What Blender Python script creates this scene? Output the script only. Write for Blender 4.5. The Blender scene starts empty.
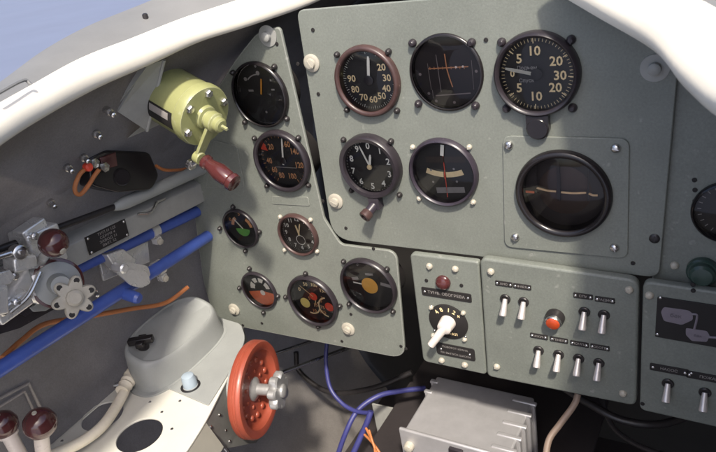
import bpy, bmesh, math, random
from mathutils import Vector, Matrix
random.seed(7)
PI = math.pi
C = bpy.context.scene.collection
SCN = bpy.context.scene

# ------------------------------------------------------------------ camera, sky, sun, exposure
# The instrument panel is the plane y = 0 of the aircraft's own frame (x right, y towards the nose, z up, metres).
# The aircraft sits nose-up on its tail wheel, so that frame is tilted against the ground.
NOSE_UP = math.radians(2)
TILT = Matrix.Translation((0, 0, 2.25)) @ Matrix.Rotation(NOSE_UP, 4, 'X')
FPX = 660.0
CAM = Vector((0, -0.62992, 0))
MR = Matrix(((0.86340028, 0.09251444, -0.49596476),
             (0.47782604, -0.46546828, 0.74499769),
             (-0.16193282, -0.88021608, -0.44609125)))      # columns: image right, image down, view axis
cam = bpy.data.cameras.new('camera')
cam.sensor_width = 36; cam.lens = 36 * FPX / 716.0
cam.clip_start = 0.01; cam.clip_end = 5000
camo = bpy.data.objects.new('camera', cam); C.objects.link(camo)
camo.matrix_world = TILT @ Matrix.Translation(CAM) @ Matrix((MR.col[0], -MR.col[1], -MR.col[2])).transposed().to_4x4()
SCN.camera = camo
cam.dof.use_dof = True; cam.dof.focus_distance = 0.78; cam.dof.aperture_fstop = 13

SUN_P = Vector((0.43, -0.60, 1.0)).normalized()            # towards the sun, in the aircraft's frame
SUN = (TILT.to_3x3() @ SUN_P).normalized()
w = bpy.data.worlds.new('World'); SCN.world = w; w.use_nodes = True
nt = w.node_tree; nt.nodes.clear()
out = nt.nodes.new('ShaderNodeOutputWorld'); bg = nt.nodes.new('ShaderNodeBackground')
sky = nt.nodes.new('ShaderNodeTexSky'); sky.sky_type = 'NISHITA'; sky.sun_disc = False
sky.sun_elevation = math.asin(SUN.z); sky.sun_rotation = math.atan2(SUN.x, SUN.y)
sky.ozone_density = 1.0; sky.dust_density = 3.5; sky.air_density = 0.8
bg.inputs['Strength'].default_value = 0.14
nt.links.new(sky.outputs[0], bg.inputs[0]); nt.links.new(bg.outputs[0], out.inputs[0])
sl = bpy.data.lights.new('sun', 'SUN'); sl.energy = 3.3; sl.angle = math.radians(3.5); sl.color = (1, 0.92, 0.79)
so = bpy.data.objects.new('sun', sl); C.objects.link(so)
so.matrix_world = SUN.to_track_quat('Z', 'Y').to_matrix().to_4x4()
SCN.view_settings.view_transform = 'Standard'; SCN.view_settings.look = 'None'
SCN.view_settings.exposure = 0.95; SCN.view_settings.gamma = 1.0

# ------------------------------------------------------------------ survey: a sight line met with a plane of the aircraft
def ray(px, py): return MR @ Vector(((px - 358) / FPX, (py - 226) / FPX, 1))
def at(px, py, y=0.0):
    d = ray(px, py); return CAM + d * ((y - CAM.y) / d.y)
def atx(px, py, x):
    d = ray(px, py); return CAM + d * (x / d.x)
def atz(px, py, z):
    d = ray(px, py); return CAM + d * (z / d.z)

# ------------------------------------------------------------------ materials
def mat(name, col, rough=0.5, metal=0.0, var=0.12, scale=40, bump=0.0, bscale=300, spec=0.5, coat=0.0, col2=None, wear=0.0, wearcol=(.5, .5, .5), rvar=0.12, edge=0.0, edgecol=(.4, .4, .4), speck=0.0):
    m = bpy.data.materials.new(name); m.use_nodes = True
    n = m.node_tree.nodes; l = m.node_tree.links
    b = n['Principled BSDF']
    b.inputs['Metallic'].default_value = metal
    b.inputs['Specular IOR Level'].default_value = spec
    b.inputs['Coat Weight'].default_value = coat
    b.inputs['Coat Roughness'].default_value = 0.12
    tc = n.new('ShaderNodeTexCoord')
    nz = n.new('ShaderNodeTexNoise'); nz.inputs['Scale'].default_value = scale; nz.inputs['Detail'].default_value = 6
    nz.inputs['Roughness'].default_value = 0.65
    l.new(tc.outputs['Object'], nz.inputs['Vector'])
    mx = n.new('ShaderNodeMix'); mx.data_type = 'RGBA'
    c2 = col2 or tuple(min(1, c * (1 + var)) for c in col)
    c1 = col if col2 else tuple(c * (1 - var) for c in col)
    mx.inputs[6].default_value = (*c1, 1); mx.inputs[7].default_value = (*c2, 1)
    cr = n.new('ShaderNodeMapRange'); cr.inputs[1].default_value = 0.3; cr.inputs[2].default_value = 0.7
    l.new(nz.outputs['Fac'], cr.inputs[0]); l.new(cr.outputs[0], mx.inputs[0])
    last = mx.outputs[2]
    if wear > 0:
        n2 = n.new('ShaderNodeTexNoise'); n2.inputs['Scale'].default_value = scale * 2.3; n2.inputs['Detail'].default_value = 10
        n2.inputs['Roughness'].default_value = 0.75
        l.new(tc.outputs['Object'], n2.inputs['Vector'])
        r2 = n.new('ShaderNodeMapRange'); r2.inputs[1].default_value = 0.66 - 0.1 * wear; r2.inputs[2].default_value = 0.72 - 0.1 * wear
        l.new(n2.outputs['Fac'], r2.inputs[0])
        m2 = n.new('ShaderNodeMix'); m2.data_type = 'RGBA'; m2.inputs[7].default_value = (*wearcol, 1)
        l.new(r2.outputs[0], m2.inputs[0]); l.new(last, m2.inputs[6]); last = m2.outputs[2]
    if speck > 0:                                           # fine crinkle and dust in the paint
        n5 = n.new('ShaderNodeTexNoise'); n5.inputs['Scale'].default_value = 420; n5.inputs['Detail'].default_value = 4; n5.inputs['Roughness'].default_value = .7
        l.new(tc.outputs['Object'], n5.inputs['Vector'])
        r5 = n.new('ShaderNodeMapRange'); r5.inputs[1].default_value = .3; r5.inputs[2].default_value = .7; r5.inputs[3].default_value = 1 - speck * 1.5; r5.inputs[4].default_value = 1 + speck * 1.5
        l.new(n5.outputs['Fac'], r5.inputs[0])
        n6 = n.new('ShaderNodeTexNoise'); n6.inputs['Scale'].default_value = 5; n6.inputs['Detail'].default_value = 9; n6.inputs['Roughness'].default_value = .7; n6.inputs['Distortion'].default_value = .6
        l.new(tc.outputs['Object'], n6.inputs['Vector'])
        r6 = n.new('ShaderNodeMapRange'); r6.inputs[1].default_value = .35; r6.inputs[2].default_value = .68; r6.inputs[3].default_value = 1 - speck * .8; r6.inputs[4].default_value = 1 + speck * .8
        l.new(n6.outputs['Fac'], r6.inputs[0])
        mm_ = n.new('ShaderNodeMath'); mm_.operation = 'MULTIPLY'; l.new(r5.outputs[0], mm_.inputs[0]); l.new(r6.outputs[0], mm_.inputs[1])
        vm = n.new('ShaderNodeVectorMath'); vm.operation = 'SCALE'; l.new(last, vm.inputs[0]); l.new(mm_.outputs[0], vm.inputs[3]); last = vm.outputs[0]
    if edge > 0:                                            # paint rubbed through along sharp edges
        bv = n.new('ShaderNodeBevel'); bv.samples = 4; bv.inputs['Radius'].default_value = 0.0016
        ge = n.new('ShaderNodeNewGeometry'); dp_ = n.new('ShaderNodeVectorMath'); dp_.operation = 'DOT_PRODUCT'
        l.new(bv.outputs[0], dp_.inputs[0]); l.new(ge.outputs['Normal'], dp_.inputs[1])
        n4 = n.new('ShaderNodeTexNoise'); n4.inputs['Scale'].default_value = 90; n4.inputs['Detail'].default_value = 8; l.new(tc.outputs['Object'], n4.inputs['Vector'])
        ad = n.new('ShaderNodeMath'); ad.operation = 'MULTIPLY_ADD'; l.new(n4.outputs['Fac'], ad.inputs[0]); ad.inputs[1].default_value = .5; l.new(dp_.outputs['Value'], ad.inputs[2])
        r4 = n.new('ShaderNodeMapRange'); r4.inputs[1].default_value = 1.17; r4.inputs[2].default_value = 1.08; r4.inputs[3].default_value = 0; r4.inputs[4].default_value = edge
        l.new(ad.outputs[0], r4.inputs[0]); m4 = n.new('ShaderNodeMix'); m4.data_type = 'RGBA'; m4.inputs[7].default_value = (*edgecol, 1)
        l.new(r4.outputs[0], m4.inputs[0]); l.new(last, m4.inputs[6]); last = m4.outputs[2]
    l.new(last, b.inputs['Base Color'])
    rr = n.new('ShaderNodeMapRange'); rr.inputs[3].default_value = max(0.03, rough - rvar); rr.inputs[4].default_value = min(1, rough + rvar)
    n3 = n.new('ShaderNodeTexNoise'); n3.inputs['Scale'].default_value = scale * 0.6; n3.inputs['Detail'].default_value = 4
    l.new(tc.outputs['Object'], n3.inputs['Vector']); l.new(n3.outputs['Fac'], rr.inputs[0]); l.new(rr.outputs[0], b.inputs['Roughness'])
    if bump > 0:
        nb = n.new('ShaderNodeTexNoise'); nb.inputs['Scale'].default_value = bscale; nb.inputs['Detail'].default_value = 3
        l.new(tc.outputs['Object'], nb.inputs['Vector'])
        bp = n.new('ShaderNodeBump'); bp.inputs['Strength'].default_value = bump; bp.inputs['Distance'].default_value = 0.002
        l.new(nb.outputs['Fac'], bp.inputs['Height']); l.new(bp.outputs[0], b.inputs['Normal'])
    return m

M_PANEL = mat('grey_green_panel_paint', (.166, .178, .158), .43, var=.10, scale=11, bump=.10, bscale=700, wear=.22, wearcol=(.245, .25, .228), speck=.085, edge=.8, edgecol=(.36, .36, .33))
M_PANEL2 = mat('grey_green_switch_paint', (.163, .176, .157), .42, var=.10, scale=16, bump=.10, bscale=700, wear=.22, wearcol=(.245, .25, .228), speck=.085, edge=.8, edgecol=(.36, .36, .33))
M_WALL = mat('dark_grey_sidewall_paint', (.285, .262, .247), .55, var=.18, scale=9, speck=.08, bump=.12, bscale=400, wear=.10, wearcol=(.33, .30, .28))
M_DARK = mat('black_brown_paint', (.02, .018, .017), .7, var=.2, scale=15)  # even black-brown of firewall and coaming
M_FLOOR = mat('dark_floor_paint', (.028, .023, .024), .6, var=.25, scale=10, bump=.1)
M_CREAM = mat('sunlit_shelf_paint', (.56, .545, .49), .42, var=.05, scale=22, bump=.06, bscale=500, wear=.1, wearcol=(.42, .40, .35))  # shelf top with the sunlight put into its colour
M_GREY = mat('light_grey_and_shelf_shade_paint', (.265, .275, .27), .42, var=.07, scale=22, bump=.08, bscale=500, wear=.1, wearcol=(.33, .33, .32))  # housing grey; also carries painted shade on the shelf sheet and dome
M_BEAM = mat('mid_grey_beam_paint', (.29, .29, .275), .45, var=.12, scale=30, bump=.06, wear=.2, wearcol=(.35, .35, .34))
M_WHITE = mat('white_rim_padding', (.62, .585, .51), .7, var=.07, scale=9, bump=.05, bscale=260, wear=.1, wearcol=(.50, .46, .39))
M_SKIN = mat('grey_outer_skin', (.155, .155, .152), .5, var=.08, scale=14, bump=.05)
M_BLACK = mat('black_bakelite', (.013, .011, .012), .22, var=.2, scale=30, rvar=.08)
M_BEZEL = mat('satin_black_bezel', (.022, .018, .022), .33, var=.2, scale=60, rvar=.08, wear=.25, wearcol=(.10, .08, .08))
M_PURPLE = mat('worn_violet_black_bezel', (.032, .026, .036), .32, var=.2, scale=60, wear=.35, wearcol=(.13, .10, .13))
M_BROWNB = mat('worn_red_brown_bezel', (.055, .030, .028), .38, var=.25, scale=70, wear=.4, wearcol=(.2, .13, .11))
M_DIAL = mat('matt_black_dial', (.012, .010, .010), .7, var=.1, scale=60)
M_DIALB = mat('brown_black_dial', (.030, .018, .013), .65, var=.3, scale=60)
M_STEEL = mat('bright_steel', (.62, .61, .60), .26, metal=1, var=.06, scale=80, wear=.1, wearcol=(.4, .38, .36))
M_LEV = mat('dull_plated_steel', (.66, .62, .60), .42, metal=.6, var=.08, scale=90)
M_KNOB = mat('grey_cast_knob', (.40, .40, .40), .36, metal=.6, var=.1, scale=60, bump=.15)
M_ALU = mat('cast_aluminium', (.74, .73, .71), .28, metal=.6, var=.08, scale=60, bump=.2, bscale=300, wear=.2, wearcol=(.4, .4, .4))
M_SCREW = mat('cream_painted_screw', (.37, .345, .29), .35, var=.1, scale=120, wear=.3, wearcol=(.35, .3, .22))
M_DSCREW = mat('black_oxide_screw', (.03, .027, .028), .35, metal=.3, var=.2, scale=120)
M_LUM = mat('cream_luminous_paint', (.88, .68, .38), .6, var=.08, scale=200)
M_WMARK = mat('white_dial_paint', (.86, .83, .74), .6, var=.06, scale=200)
M_OMARK = mat('orange_dial_paint', (.62, .30, .13), .6, var=.15, scale=200)
M_GMARK = mat('grey_dial_and_reflection_paint', (.26, .24, .23), .6, var=.1, scale=200)
M_RED = mat('red_dial_paint', (.70, .07, .035), .5, var=.1, scale=150)
M_ORANGE = mat('orange_red_dial_paint', (.78, .17, .06), .5, var=.1, scale=150)
M_AMBER = mat('amber_dial_paint', (.85, .42, .07), .5, var=.05, scale=150)
M_YEL = mat('yellow_dial_paint', (.85, .70, .22), .5, var=.05, scale=150)
M_GREENM = mat('green_dial_paint', (.13, .38, .08), .5, var=.2, scale=150)
M_PINK = mat('dull_violet_placard_paint', (.17, .15, .175), .55, var=.1, scale=90)
M_SCRIB = mat('faded_sign_print', (.085, .075, .09), .6, var=.1, scale=90)
M_WHEEL = mat('orange_wheel_paint', (.265, .054, .030), .42, var=.16, scale=24, bump=.08, wear=.4, wearcol=(.20, .055, .035), coat=.12, edge=.5, edgecol=(.42, .16, .10))
M_BLUE = mat('blue_tube_paint', (.055, .10, .37), .34, var=.15, scale=24, wear=.3, wearcol=(.12, .14, .30), coat=.15)
M_BROWN = mat('red_brown_bakelite', (.066, .018, .018), .16, var=.25, scale=25, coat=.5, rvar=.06)
M_OLIVE = mat('pale_olive_green_paint', (.255, .262, .115), .36, var=.12, scale=30, bump=.10, coat=.15, wear=.25, wearcol=(.19, .19, .10), edge=.6, edgecol=(.45, .44, .36))
M_WIRE = mat('orange_wire_insulation', (.42, .15, .05), .5, var=.15, scale=60)
M_HOSE = mat('cream_tape_wrap', (.70, .64, .52), .6, var=.12, scale=40, bump=.3, bscale=120)
M_CABLE = mat('blue_cable_sheath', (.035, .037, .15), .45, var=.15, scale=40)
M_LENS = mat('orange_red_lens', (.42, .055, .015), .12, var=.2, scale=80, coat=.6)
M_GREENB = mat('dark_green_button', (.03, .055, .045), .3, var=.2, scale=60)
M_PALEB = mat('pale_blue_plug', (.30, .36, .42), .4, var=.06, scale=50)
M_BOX = mat('brushed_silver_grey_box', (.50, .49, .50), .40, metal=.55, var=.08, scale=40, wear=.2, wearcol=(.55, .54, .52))
M_TAN = mat('tan_hose_rubber', (.30, .22, .17), .5, var=.1, scale=60)
M_IVORY = mat('ivory_handle_plastic', (.62, .56, .52), .3, var=.04, scale=60)
M_FRAME = mat('cream_flange_paint', (.5, .48, .42), .5, var=.05, scale=30)  # even pale cream of the shelf's side flange

def glass_mat(name, tint, boost):
    m = bpy.data.materials.new(name); m.use_nodes = True
    n = m.node_tree.nodes; l = m.node_tree.links; n.clear()
    o = n.new('ShaderNodeOutputMaterial'); mx = n.new('ShaderNodeMixShader')
    t = n.new('ShaderNodeBsdfTransparent'); t.inputs[0].default_value = (*tint, 1)
    g = n.new('ShaderNodeBsdfGlossy'); g.inputs['Roughness'].default_value = 0.04
    f = n.new('ShaderNodeFresnel'); f.inputs['IOR'].default_value = 1.45
    k = n.new('ShaderNodeMath'); k.operation = 'MULTIPLY'; k.inputs[1].default_value = boost
    l.new(f.outputs[0], k.inputs[0]); l.new(k.outputs[0], mx.inputs[0])
    l.new(t.outputs[0], mx.inputs[1]); l.new(g.outputs[0], mx.inputs[2]); l.new(mx.outputs[0], o.inputs[0])
    return m
M_GLASS = glass_mat('instrument_glass', (.93, .93, .92), 1.0)
M_GLASSD = glass_mat('smoky_instrument_glass', (.86, .80, .79), 1.0)

# ------------------------------------------------------------------ mesh helpers
def NB(): return bmesh.new()
def basis(ax):
    ax = Vector(ax).normalized()
    u = ax.orthogonal().normalized() if abs(ax.z) > .9 else Vector((0, 0, 1)).cross(ax).normalized()
    return u, ax.cross(u).normalized(), ax
def lathe(bm, o, ax, prof, seg=40, cap0=True, cap1=True):
    """prof: list of (distance along axis, radius)"""
    u, v, a = basis(ax); o = Vector(o); rings = []
    for h, r in prof:
        rings.append([bm.verts.new(o + a * h + (u * math.cos(2 * PI * k / seg) + v * math.sin(2 * PI * k / seg)) * r) for k in range(seg)])
    for A, B in zip(rings, rings[1:]):
        for k in range(seg):
            bm.faces.new((A[k], A[(k + 1) % seg], B[(k + 1) % seg], B[k]))
    if cap0: bm.faces.new(rings[0][::-1])
    if cap1: bm.faces.new(rings[-1])
def cyl(bm, p0, p1, r0, r1=None, seg=20):
    p0, p1 = Vector(p0), Vector(p1); d = p1 - p0
    lathe(bm, p0, d, [(0, r0), (d.length, r0 if r1 is None else r1)], seg)
def ball(bm, c, r, sc=(1, 1, 1), seg=20, rings=12):
    bmesh.ops.create_uvsphere(bm, u_segments=seg, v_segments=rings, radius=1,
                              matrix=Matrix.Translation(c) @ Matrix.Diagonal((r * sc[0], r * sc[1], r * sc[2], 1)))
def box(bm, c, s, mtx=None):
    m = Matrix.Translation(c) @ (mtx.to_4x4() if mtx is not None else Matrix()) @ Matrix.Diagonal((s[0], s[1], s[2], 1))
    bmesh.ops.create_cube(bm, size=1, matrix=m)
def smooth_path(pts, n=8):
    pts = [Vector(p) for p in pts]; P = [pts[0] * 2 - pts[1]] + pts + [pts[-1] * 2 - pts[-2]]; o = []
    for i in range(1, len(P) - 2):
        for k in range(n):
            t = k / n; a, b, c, d = P[i - 1:i + 3]
            o.append(.5 * ((2 * b) + (c - a) * t + (2 * a - 5 * b + 4 * c - d) * t * t + (3 * b - a - 3 * c + d) * t ** 3))
    o.append(pts[-1]); return o
def tube(bm, pts, r, seg=10, n=8, smooth=True):
    P = smooth_path(pts, n) if smooth and len(pts) > 2 else [Vector(p) for p in pts]
    up = None; rings = []
    for i, p in enumerate(P):
        t = (P[min(i + 1, len(P) - 1)] - P[max(i - 1, 0)]).normalized()
        if up is None: up = basis(t)[0]
        up = (up - t * up.dot(t)).normalized(); v = t.cross(up)
        rr = r(i / (len(P) - 1)) if callable(r) else r
        rings.append([bm.verts.new(p + (up * math.cos(2 * PI * k / seg) + v * math.sin(2 * PI * k / seg)) * rr) for k in range(seg)])
    for A, B in zip(rings, rings[1:]):
        for k in range(seg): bm.faces.new((A[k], A[(k + 1) % seg], B[(k + 1) % seg], B[k]))
    bm.faces.new(rings[0][::-1]); bm.faces.new(rings[-1])
def slab(bm, pts, thick):
    """flat polygon of 3-D points given a thickness along its normal"""
    P = [Vector(p) for p in pts]; nrm = (P[1] - P[0]).cross(P[2] - P[0]).normalized()
    k = max(range(3), key=lambda i: abs(nrm[i]))             # the thickness always goes away from the cockpit
    if nrm[k] * (1, -1, 1)[k] < 0: nrm = -nrm
    a = [bm.verts.new(p) for p in P]; b = [bm.verts.new(p - nrm * thick) for p in P]
    bm.faces.new(a); bm.faces.new(b[::-1])
    for i in range(len(P)):
        j = (i + 1) % len(P); bm.faces.new((a[j], a[i], b[i], b[j]))
def rounded(poly, rads, n=7):
    o = []; N = len(poly)
    for i in range(N):
        p = Vector(poly[i]); a = Vector(poly[i - 1]); b = Vector(poly[(i + 1) % N]); r = rads if not hasattr(rads, '__len__') else rads[i]
        if r <= 0: o.append(p); continue
        da = (a - p).normalized(); db = (b - p).normalized(); q0 = p + da * r; q1 = p + db * r
        for k in range(n + 1):
            t = k / n; o.append(q0 * (1 - t) ** 2 + p * 2 * t * (1 - t) + q1 * t * t)
    return o
def curve_mesh(cu):
    o = bpy.data.objects.new('tmp', cu); C.objects.link(o)
    dg = bpy.context.evaluated_depsgraph_get(); dg.update()
    me = bpy.data.meshes.new_from_object(o.evaluated_get(dg))
    bpy.data.objects.remove(o); bpy.data.curves.remove(cu); return me
FACE = Matrix.Rotation(PI / 2, 4, 'X')          # drawing plane -> panel plane, facing the pilot (-y)
def plate(bm, outline, y0, thick, holes=(), bev=0.0012, mtx=FACE):
    """2-D outline (x, z) as a plate whose front is y0 and which reaches back by thick; round holes (x, z, r) are real"""
    cu = bpy.data.curves.new('tmp', 'CURVE'); cu.dimensions = '2D'; cu.fill_mode = 'BOTH'
    cu.extrude = thick / 2 - bev; cu.bevel_depth = bev; cu.bevel_resolution = 2; cu.offset = -bev
    def sp(pts):
        s = cu.splines.new('POLY'); s.points.add(len(pts) - 1); s.use_cyclic_u = True
        for q, p in zip(s.points, pts): q.co = (p[0], p[1], 0, 1)
    sp(outline)
    for hx, hz, hr in holes: sp([(hx + hr * math.cos(2 * PI * k / 48), hz + hr * math.sin(2 * PI * k / 48)) for k in range(48)])
    me = curve_mesh(cu); me.transform(Matrix.Translation((0, y0 + thick / 2, 0)) @ mtx if mtx is FACE else mtx)
    bm.from_mesh(me); bpy.data.meshes.remove(me)
TXT = {}
def text(bm, s, size, x, z, y, rot=0.0, bold=0.012, wide=1.0, mtx=None):
    k = (s, bold)
    if k not in TXT:
        cu = bpy.data.curves.new('tmp', 'FONT'); cu.body = s; cu.size = 1; cu.align_x = 'CENTER'; cu.align_y = 'CENTER'
        cu.resolution_u = 2; cu.offset = bold; TXT[k] = curve_mesh(cu)
    me = TXT[k].copy()
    me.transform((mtx or Matrix()) @ Matrix.Translation((x, y, z)) @ FACE @ Matrix.Rotation(rot, 4, 'Z') @ Matrix.Diagonal((size * wide, size, size, 1)))
    bm.from_mesh(me); bpy.data.meshes.remove(me)
def mark(bm, x0, z0, x1, z1, wd, y, t=.0003):
    """a painted stroke on a dial"""
    a = Vector((x0, 0, z0)); b = Vector((x1, 0, z1)); d = (b - a).normalized(); s = Vector((-d.z, 0, d.x)) * wd / 2
    v = [bm.verts.new(p + Vector((0, y, 0))) for p in (a - s, b - s, b + s, a + s)]
    bm.faces.new(v)
def sector(bm, r0, r1, a0, a1, y, cx=0, cz=0, n=24):
    """painted ring sector, angles clockwise from the top, degrees"""
    P = []
    for k in range(n + 1):
        a = math.radians(a0 + (a1 - a0) * k / n)
        P.append((bm.verts.new((cx + r0 * math.sin(a), y, cz + r0 * math.cos(a))), bm.verts.new((cx + r1 * math.sin(a), y, cz + r1 * math.cos(a)))))
    for A, B in zip(P, P[1:]): bm.faces.new((A[0], B[0], B[1], A[1]))
def disc(bm, cx, cz, r, y, n=32, sx=1):
    bm.faces.new([bm.verts.new((cx + r * sx * math.sin(2 * PI * k / n), y, cz + r * math.cos(2 * PI * k / n))) for k in range(n)])

def mesh_of(name, bm, m, sharp=35, off=None, flip=True):
    if off is not None: bmesh.ops.translate(bm, verts=bm.verts, vec=-Vector(off))
    if flip: bmesh.ops.recalc_face_normals(bm, faces=bm.faces)
    for f in bm.faces: f.smooth = True
    me = bpy.data.meshes.new(name); bm.to_mesh(me); bm.free()
    me.set_sharp_from_angle(angle=math.radians(sharp)); me.materials.append(m); return me
def obj(name, bm, m, parent=None, off=None, bevel=0, sharp=35, loc=None, rot=None):
    o = bpy.data.objects.new(name, mesh_of(name, bm, m, sharp, off)); C.objects.link(o)
    if parent is not None: o.parent = parent
    L = Matrix.Translation(loc if loc is not None else (0, 0, 0)) @ (rot.to_4x4() if rot is not None else Matrix())
    if parent is not None: o.matrix_local = L
    else: o.matrix_world = TILT @ (Matrix.Translation(off) if off is not None else Matrix()) @ L
    if bevel:
        b = o.modifiers.new('bevel', 'BEVEL'); b.width = bevel; b.segments = 3; b.limit_method = 'ANGLE'; b.angle_limit = math.radians(40)
        me = o.data
    return o
def inst(name, me, parent, loc, rot=None):
    o = bpy.data.objects.new(name, me); C.objects.link(o); o.parent = parent
    o.matrix_local = Matrix.Translation(loc) @ (rot.to_4x4() if rot is not None else Matrix()); return o
def tag(o, label, cat, group=None):
    o['label'] = label; o['category'] = cat
    if group: o['group'] = group
    return o
def thing(name, label, cat, loc, group=None, rot=None):
    o = bpy.data.objects.new(name, None); C.objects.link(o); o.empty_display_size = .02
    o.matrix_world = TILT @ Matrix.Translation(loc) @ (rot.to_4x4() if rot is not None else Matrix())
    return tag(o, label, cat, group)
def struct(o): o['kind'] = 'structure'; return o

# ------------------------------------------------------------------ ground
bm = NB(); bmesh.ops.create_grid(bm, x_segments=2, y_segments=2, size=3000)
M_GRASS = mat('blue_grey_apron', (.135, .155, .225), .6, var=.05, scale=.3)
g = obj('ground', bm, M_GRASS); g.matrix_world = Matrix(); struct(g)

# ------------------------------------------------------------------ cockpit shell
WPROF = [(-.515, -.118), (-.565, -.140), (-.62, -.185), (-.672, -.25), (-.705, -.33), (-.725, -.41), (-.742, -.50), (-.748, -.60), (-.745, -.75), (-.72, -.92), (-.66, -1.02)]
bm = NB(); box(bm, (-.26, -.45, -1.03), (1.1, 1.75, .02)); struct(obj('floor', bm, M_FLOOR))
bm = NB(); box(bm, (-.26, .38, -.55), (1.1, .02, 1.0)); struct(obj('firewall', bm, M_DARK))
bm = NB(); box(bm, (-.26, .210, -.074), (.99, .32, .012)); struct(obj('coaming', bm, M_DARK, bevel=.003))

# rims of the opening: stations of (inner edge, top edge, outer edge), each at its own y
def rim(stations, label, shade_deck=0):
    sp3 = lambda q, y: Vector(q) if len(q) == 3 else at(*q, y)
    lo = smooth_path([sp3(a, y) for a, b, c, y in stations], 6)
    up = smooth_path([sp3(b, y) for a, b, c, y in stations], 6)
    ot = smooth_path([sp3(c, y) for a, b, c, y in stations], 6)
    if shade_deck: ot = [u_ + Vector((shade_deck, 0, -.02)) for u_ in up]  # right rim only: outer skin widened out of view to shade the boards
    o0 = lo[len(lo) // 2].copy()
    t = thing('canopy_rim', label, 'canopy rim', o0, 'padded rims along the cockpit opening')
    bm = NB(); rows = []
    for L, U, O in zip(lo, up, ot):
        d = U - L; n = Vector((0, 1, 0)).cross(d).normalized()
        if n.dot(CAM - L) < 0: n = -n
        r = []
        for k in range(9):                                   # padded, gently rounded face
            s = k / 8; r.append(L + d * s + n * (.006 * math.sin(PI * s) ** .6))
        eu = (O - U).normalized(); r += [U + eu * .008 + Vector((0, 0, .0015)), U + eu * .014 - Vector((0, 0, .001)), U + eu * .014 - Vector((0, 0, .008)), U - n * .012, L - n * .010]
        rows.append([bm.verts.new(p - o0) for p in r])
    for A, B in zip(rows, rows[1:]):
        for i in range(len(A)): bm.faces.new((A[i], A[(i + 1) % len(A)], B[(i + 1) % len(A)], B[i]))
    bm.faces.new(rows[0]); bm.faces.new(rows[-1][::-1])
    obj('padded_edge', bm, M_WHITE, t, sharp=60)
    bm = NB(); rows = []
    for L, U, O in zip(lo, up, ot):
        e = (O - U); dn = Vector((0, 0, -.004)); U2 = U + Vector((0, 0, -.004)) + e.normalized() * .009
        rows.append([bm.verts.new(p - o0) for p in (U2, U + e * .5 + Vector((0, 0, .002)), O, O + Vector((e.x, 0, 0)).normalized() * .03 + Vector((0, 0, -.06)),
                                                    O + Vector((e.x, 0, 0)).normalized() * .026 + Vector((0, 0, -.062)), O + dn, U2 + dn)])
    for A, B in zip(rows, rows[1:]):
        for i in range(len(A)): bm.faces.new((A[i], A[(i + 1) % len(A)], B[(i + 1) % len(A)], B[i]))
    bm.faces.new(rows[0]); bm.faces.new(rows[-1][::-1])
    obj('outer_skin', bm, M_SKIN, t, sharp=40)
    return t, o0, lo, up, ot
LST = [((360, -20), (352, -42), (300, -70), .075), ((310, 5), (303, -17), (235, -38), .03), ((250, 26), (242, 4), (185, -14), -.03), ((200, 42), (191, 20), (135, 7), -.08),
       ((150, 65), (141, 40), (88, 26), -.14), ((100, 87), (89, 60), (44, 50), -.20), ((50, 114), (37, 88), (0, 82), -.27), ((0, 146), (-16, 120), (-45, 112), -.34),
       ((-90, 215), (-112, 186), (-130, 180), -.44), ((-260, 350), (-290, 320), (-310, 310), -.55)]
rimL, oL, loL, upL, otL = rim(LST, 'white padded rim along the left edge of the cockpit opening, grey skin outside')
RST = [((545, -22), (590, -42), (640, -60), -.02), ((590, 4), (640, -18), (680, -30), -.065), ((645, 40), (692, 6), (730, -10), -.115), ((677, 75), (735, 45), (760, 20), -.15),
       ((720, 110), (780, 80), (820, 60), -.20), ((.02, -.27, -.135), (.06, -.27, -.10), (.09, -.27, -.10), -.27), ((.06, -.42, -.14), (.10, -.42, -.105), (.13, -.42, -.105), -.42), ((.09, -.8, -.15), (.13, -.8, -.115), (.16, -.8, -.115), -.8)]
rimR, oR, loR, upR, otR = rim(RST, 'white padded rim cutting across the upper right corner in front of the panel', .34)
def wall(lo, mir):
    bm = NB(); rows = []; n = 34
    for k in range(n):
        y = .36 - k * .05
        near = min(lo, key=lambda p: abs(p.y - y)); top = near + Vector((.014 if mir else -.014, 0, .010))
        if y > .08: top.z = -.079
        pts = [(x if not mir else -.38 - x, z) for x, z in WPROF]
        a = Vector((top.x, 0, top.z)); b = Vector((pts[2][0], 0, pts[2][1]))
        P = [a, a.lerp(b, .5) + Vector((0, 0, .004))] + [Vector((x, 0, z)) for x, z in pts[2:]]
        rows.append([bm.verts.new((p.x, y, p.z)) for p in smooth_path(P, 4)])
    for A, B in zip(rows, rows[1:]):
        for i in range(len(A) - 1): bm.faces.new((A[i], A[i + 1], B[i + 1], B[i]))
    bmesh.ops.solidify(bm, geom=bm.faces[:], thickness=-.004 if not mir else .004)
    return struct(obj('fuselage_side', bm, M_WALL))
wall(loL, False); wall(loR, True)
ki = min(range(len(upL)), key=lambda i_: abs(upL[i_].y + .10)); q = upL[ki].lerp(otL[ki], .5)
bm = NB(); lathe(bm, (0, 0, 0), (0, 0, 1), [(-.002, .0032), (.0035, .003), (.0045, .002), (.0048, .0008)], 14)
obj('rivet', bm, M_DSCREW, rimL, loc=q - oL + Vector((0, 0, .002)))
bm = NB(); tube(bm, [at(-6, 100, -.325) - oL + Vector((0, 0, .003)), at(24, 84, -.285) - oL + Vector((0, 0, .003)), at(32, 88, -.28) - oL + Vector((0, 0, .003))], .0016, 6, 4)
obj('pressed_bead', bm, M_SKIN, rimL)

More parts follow.
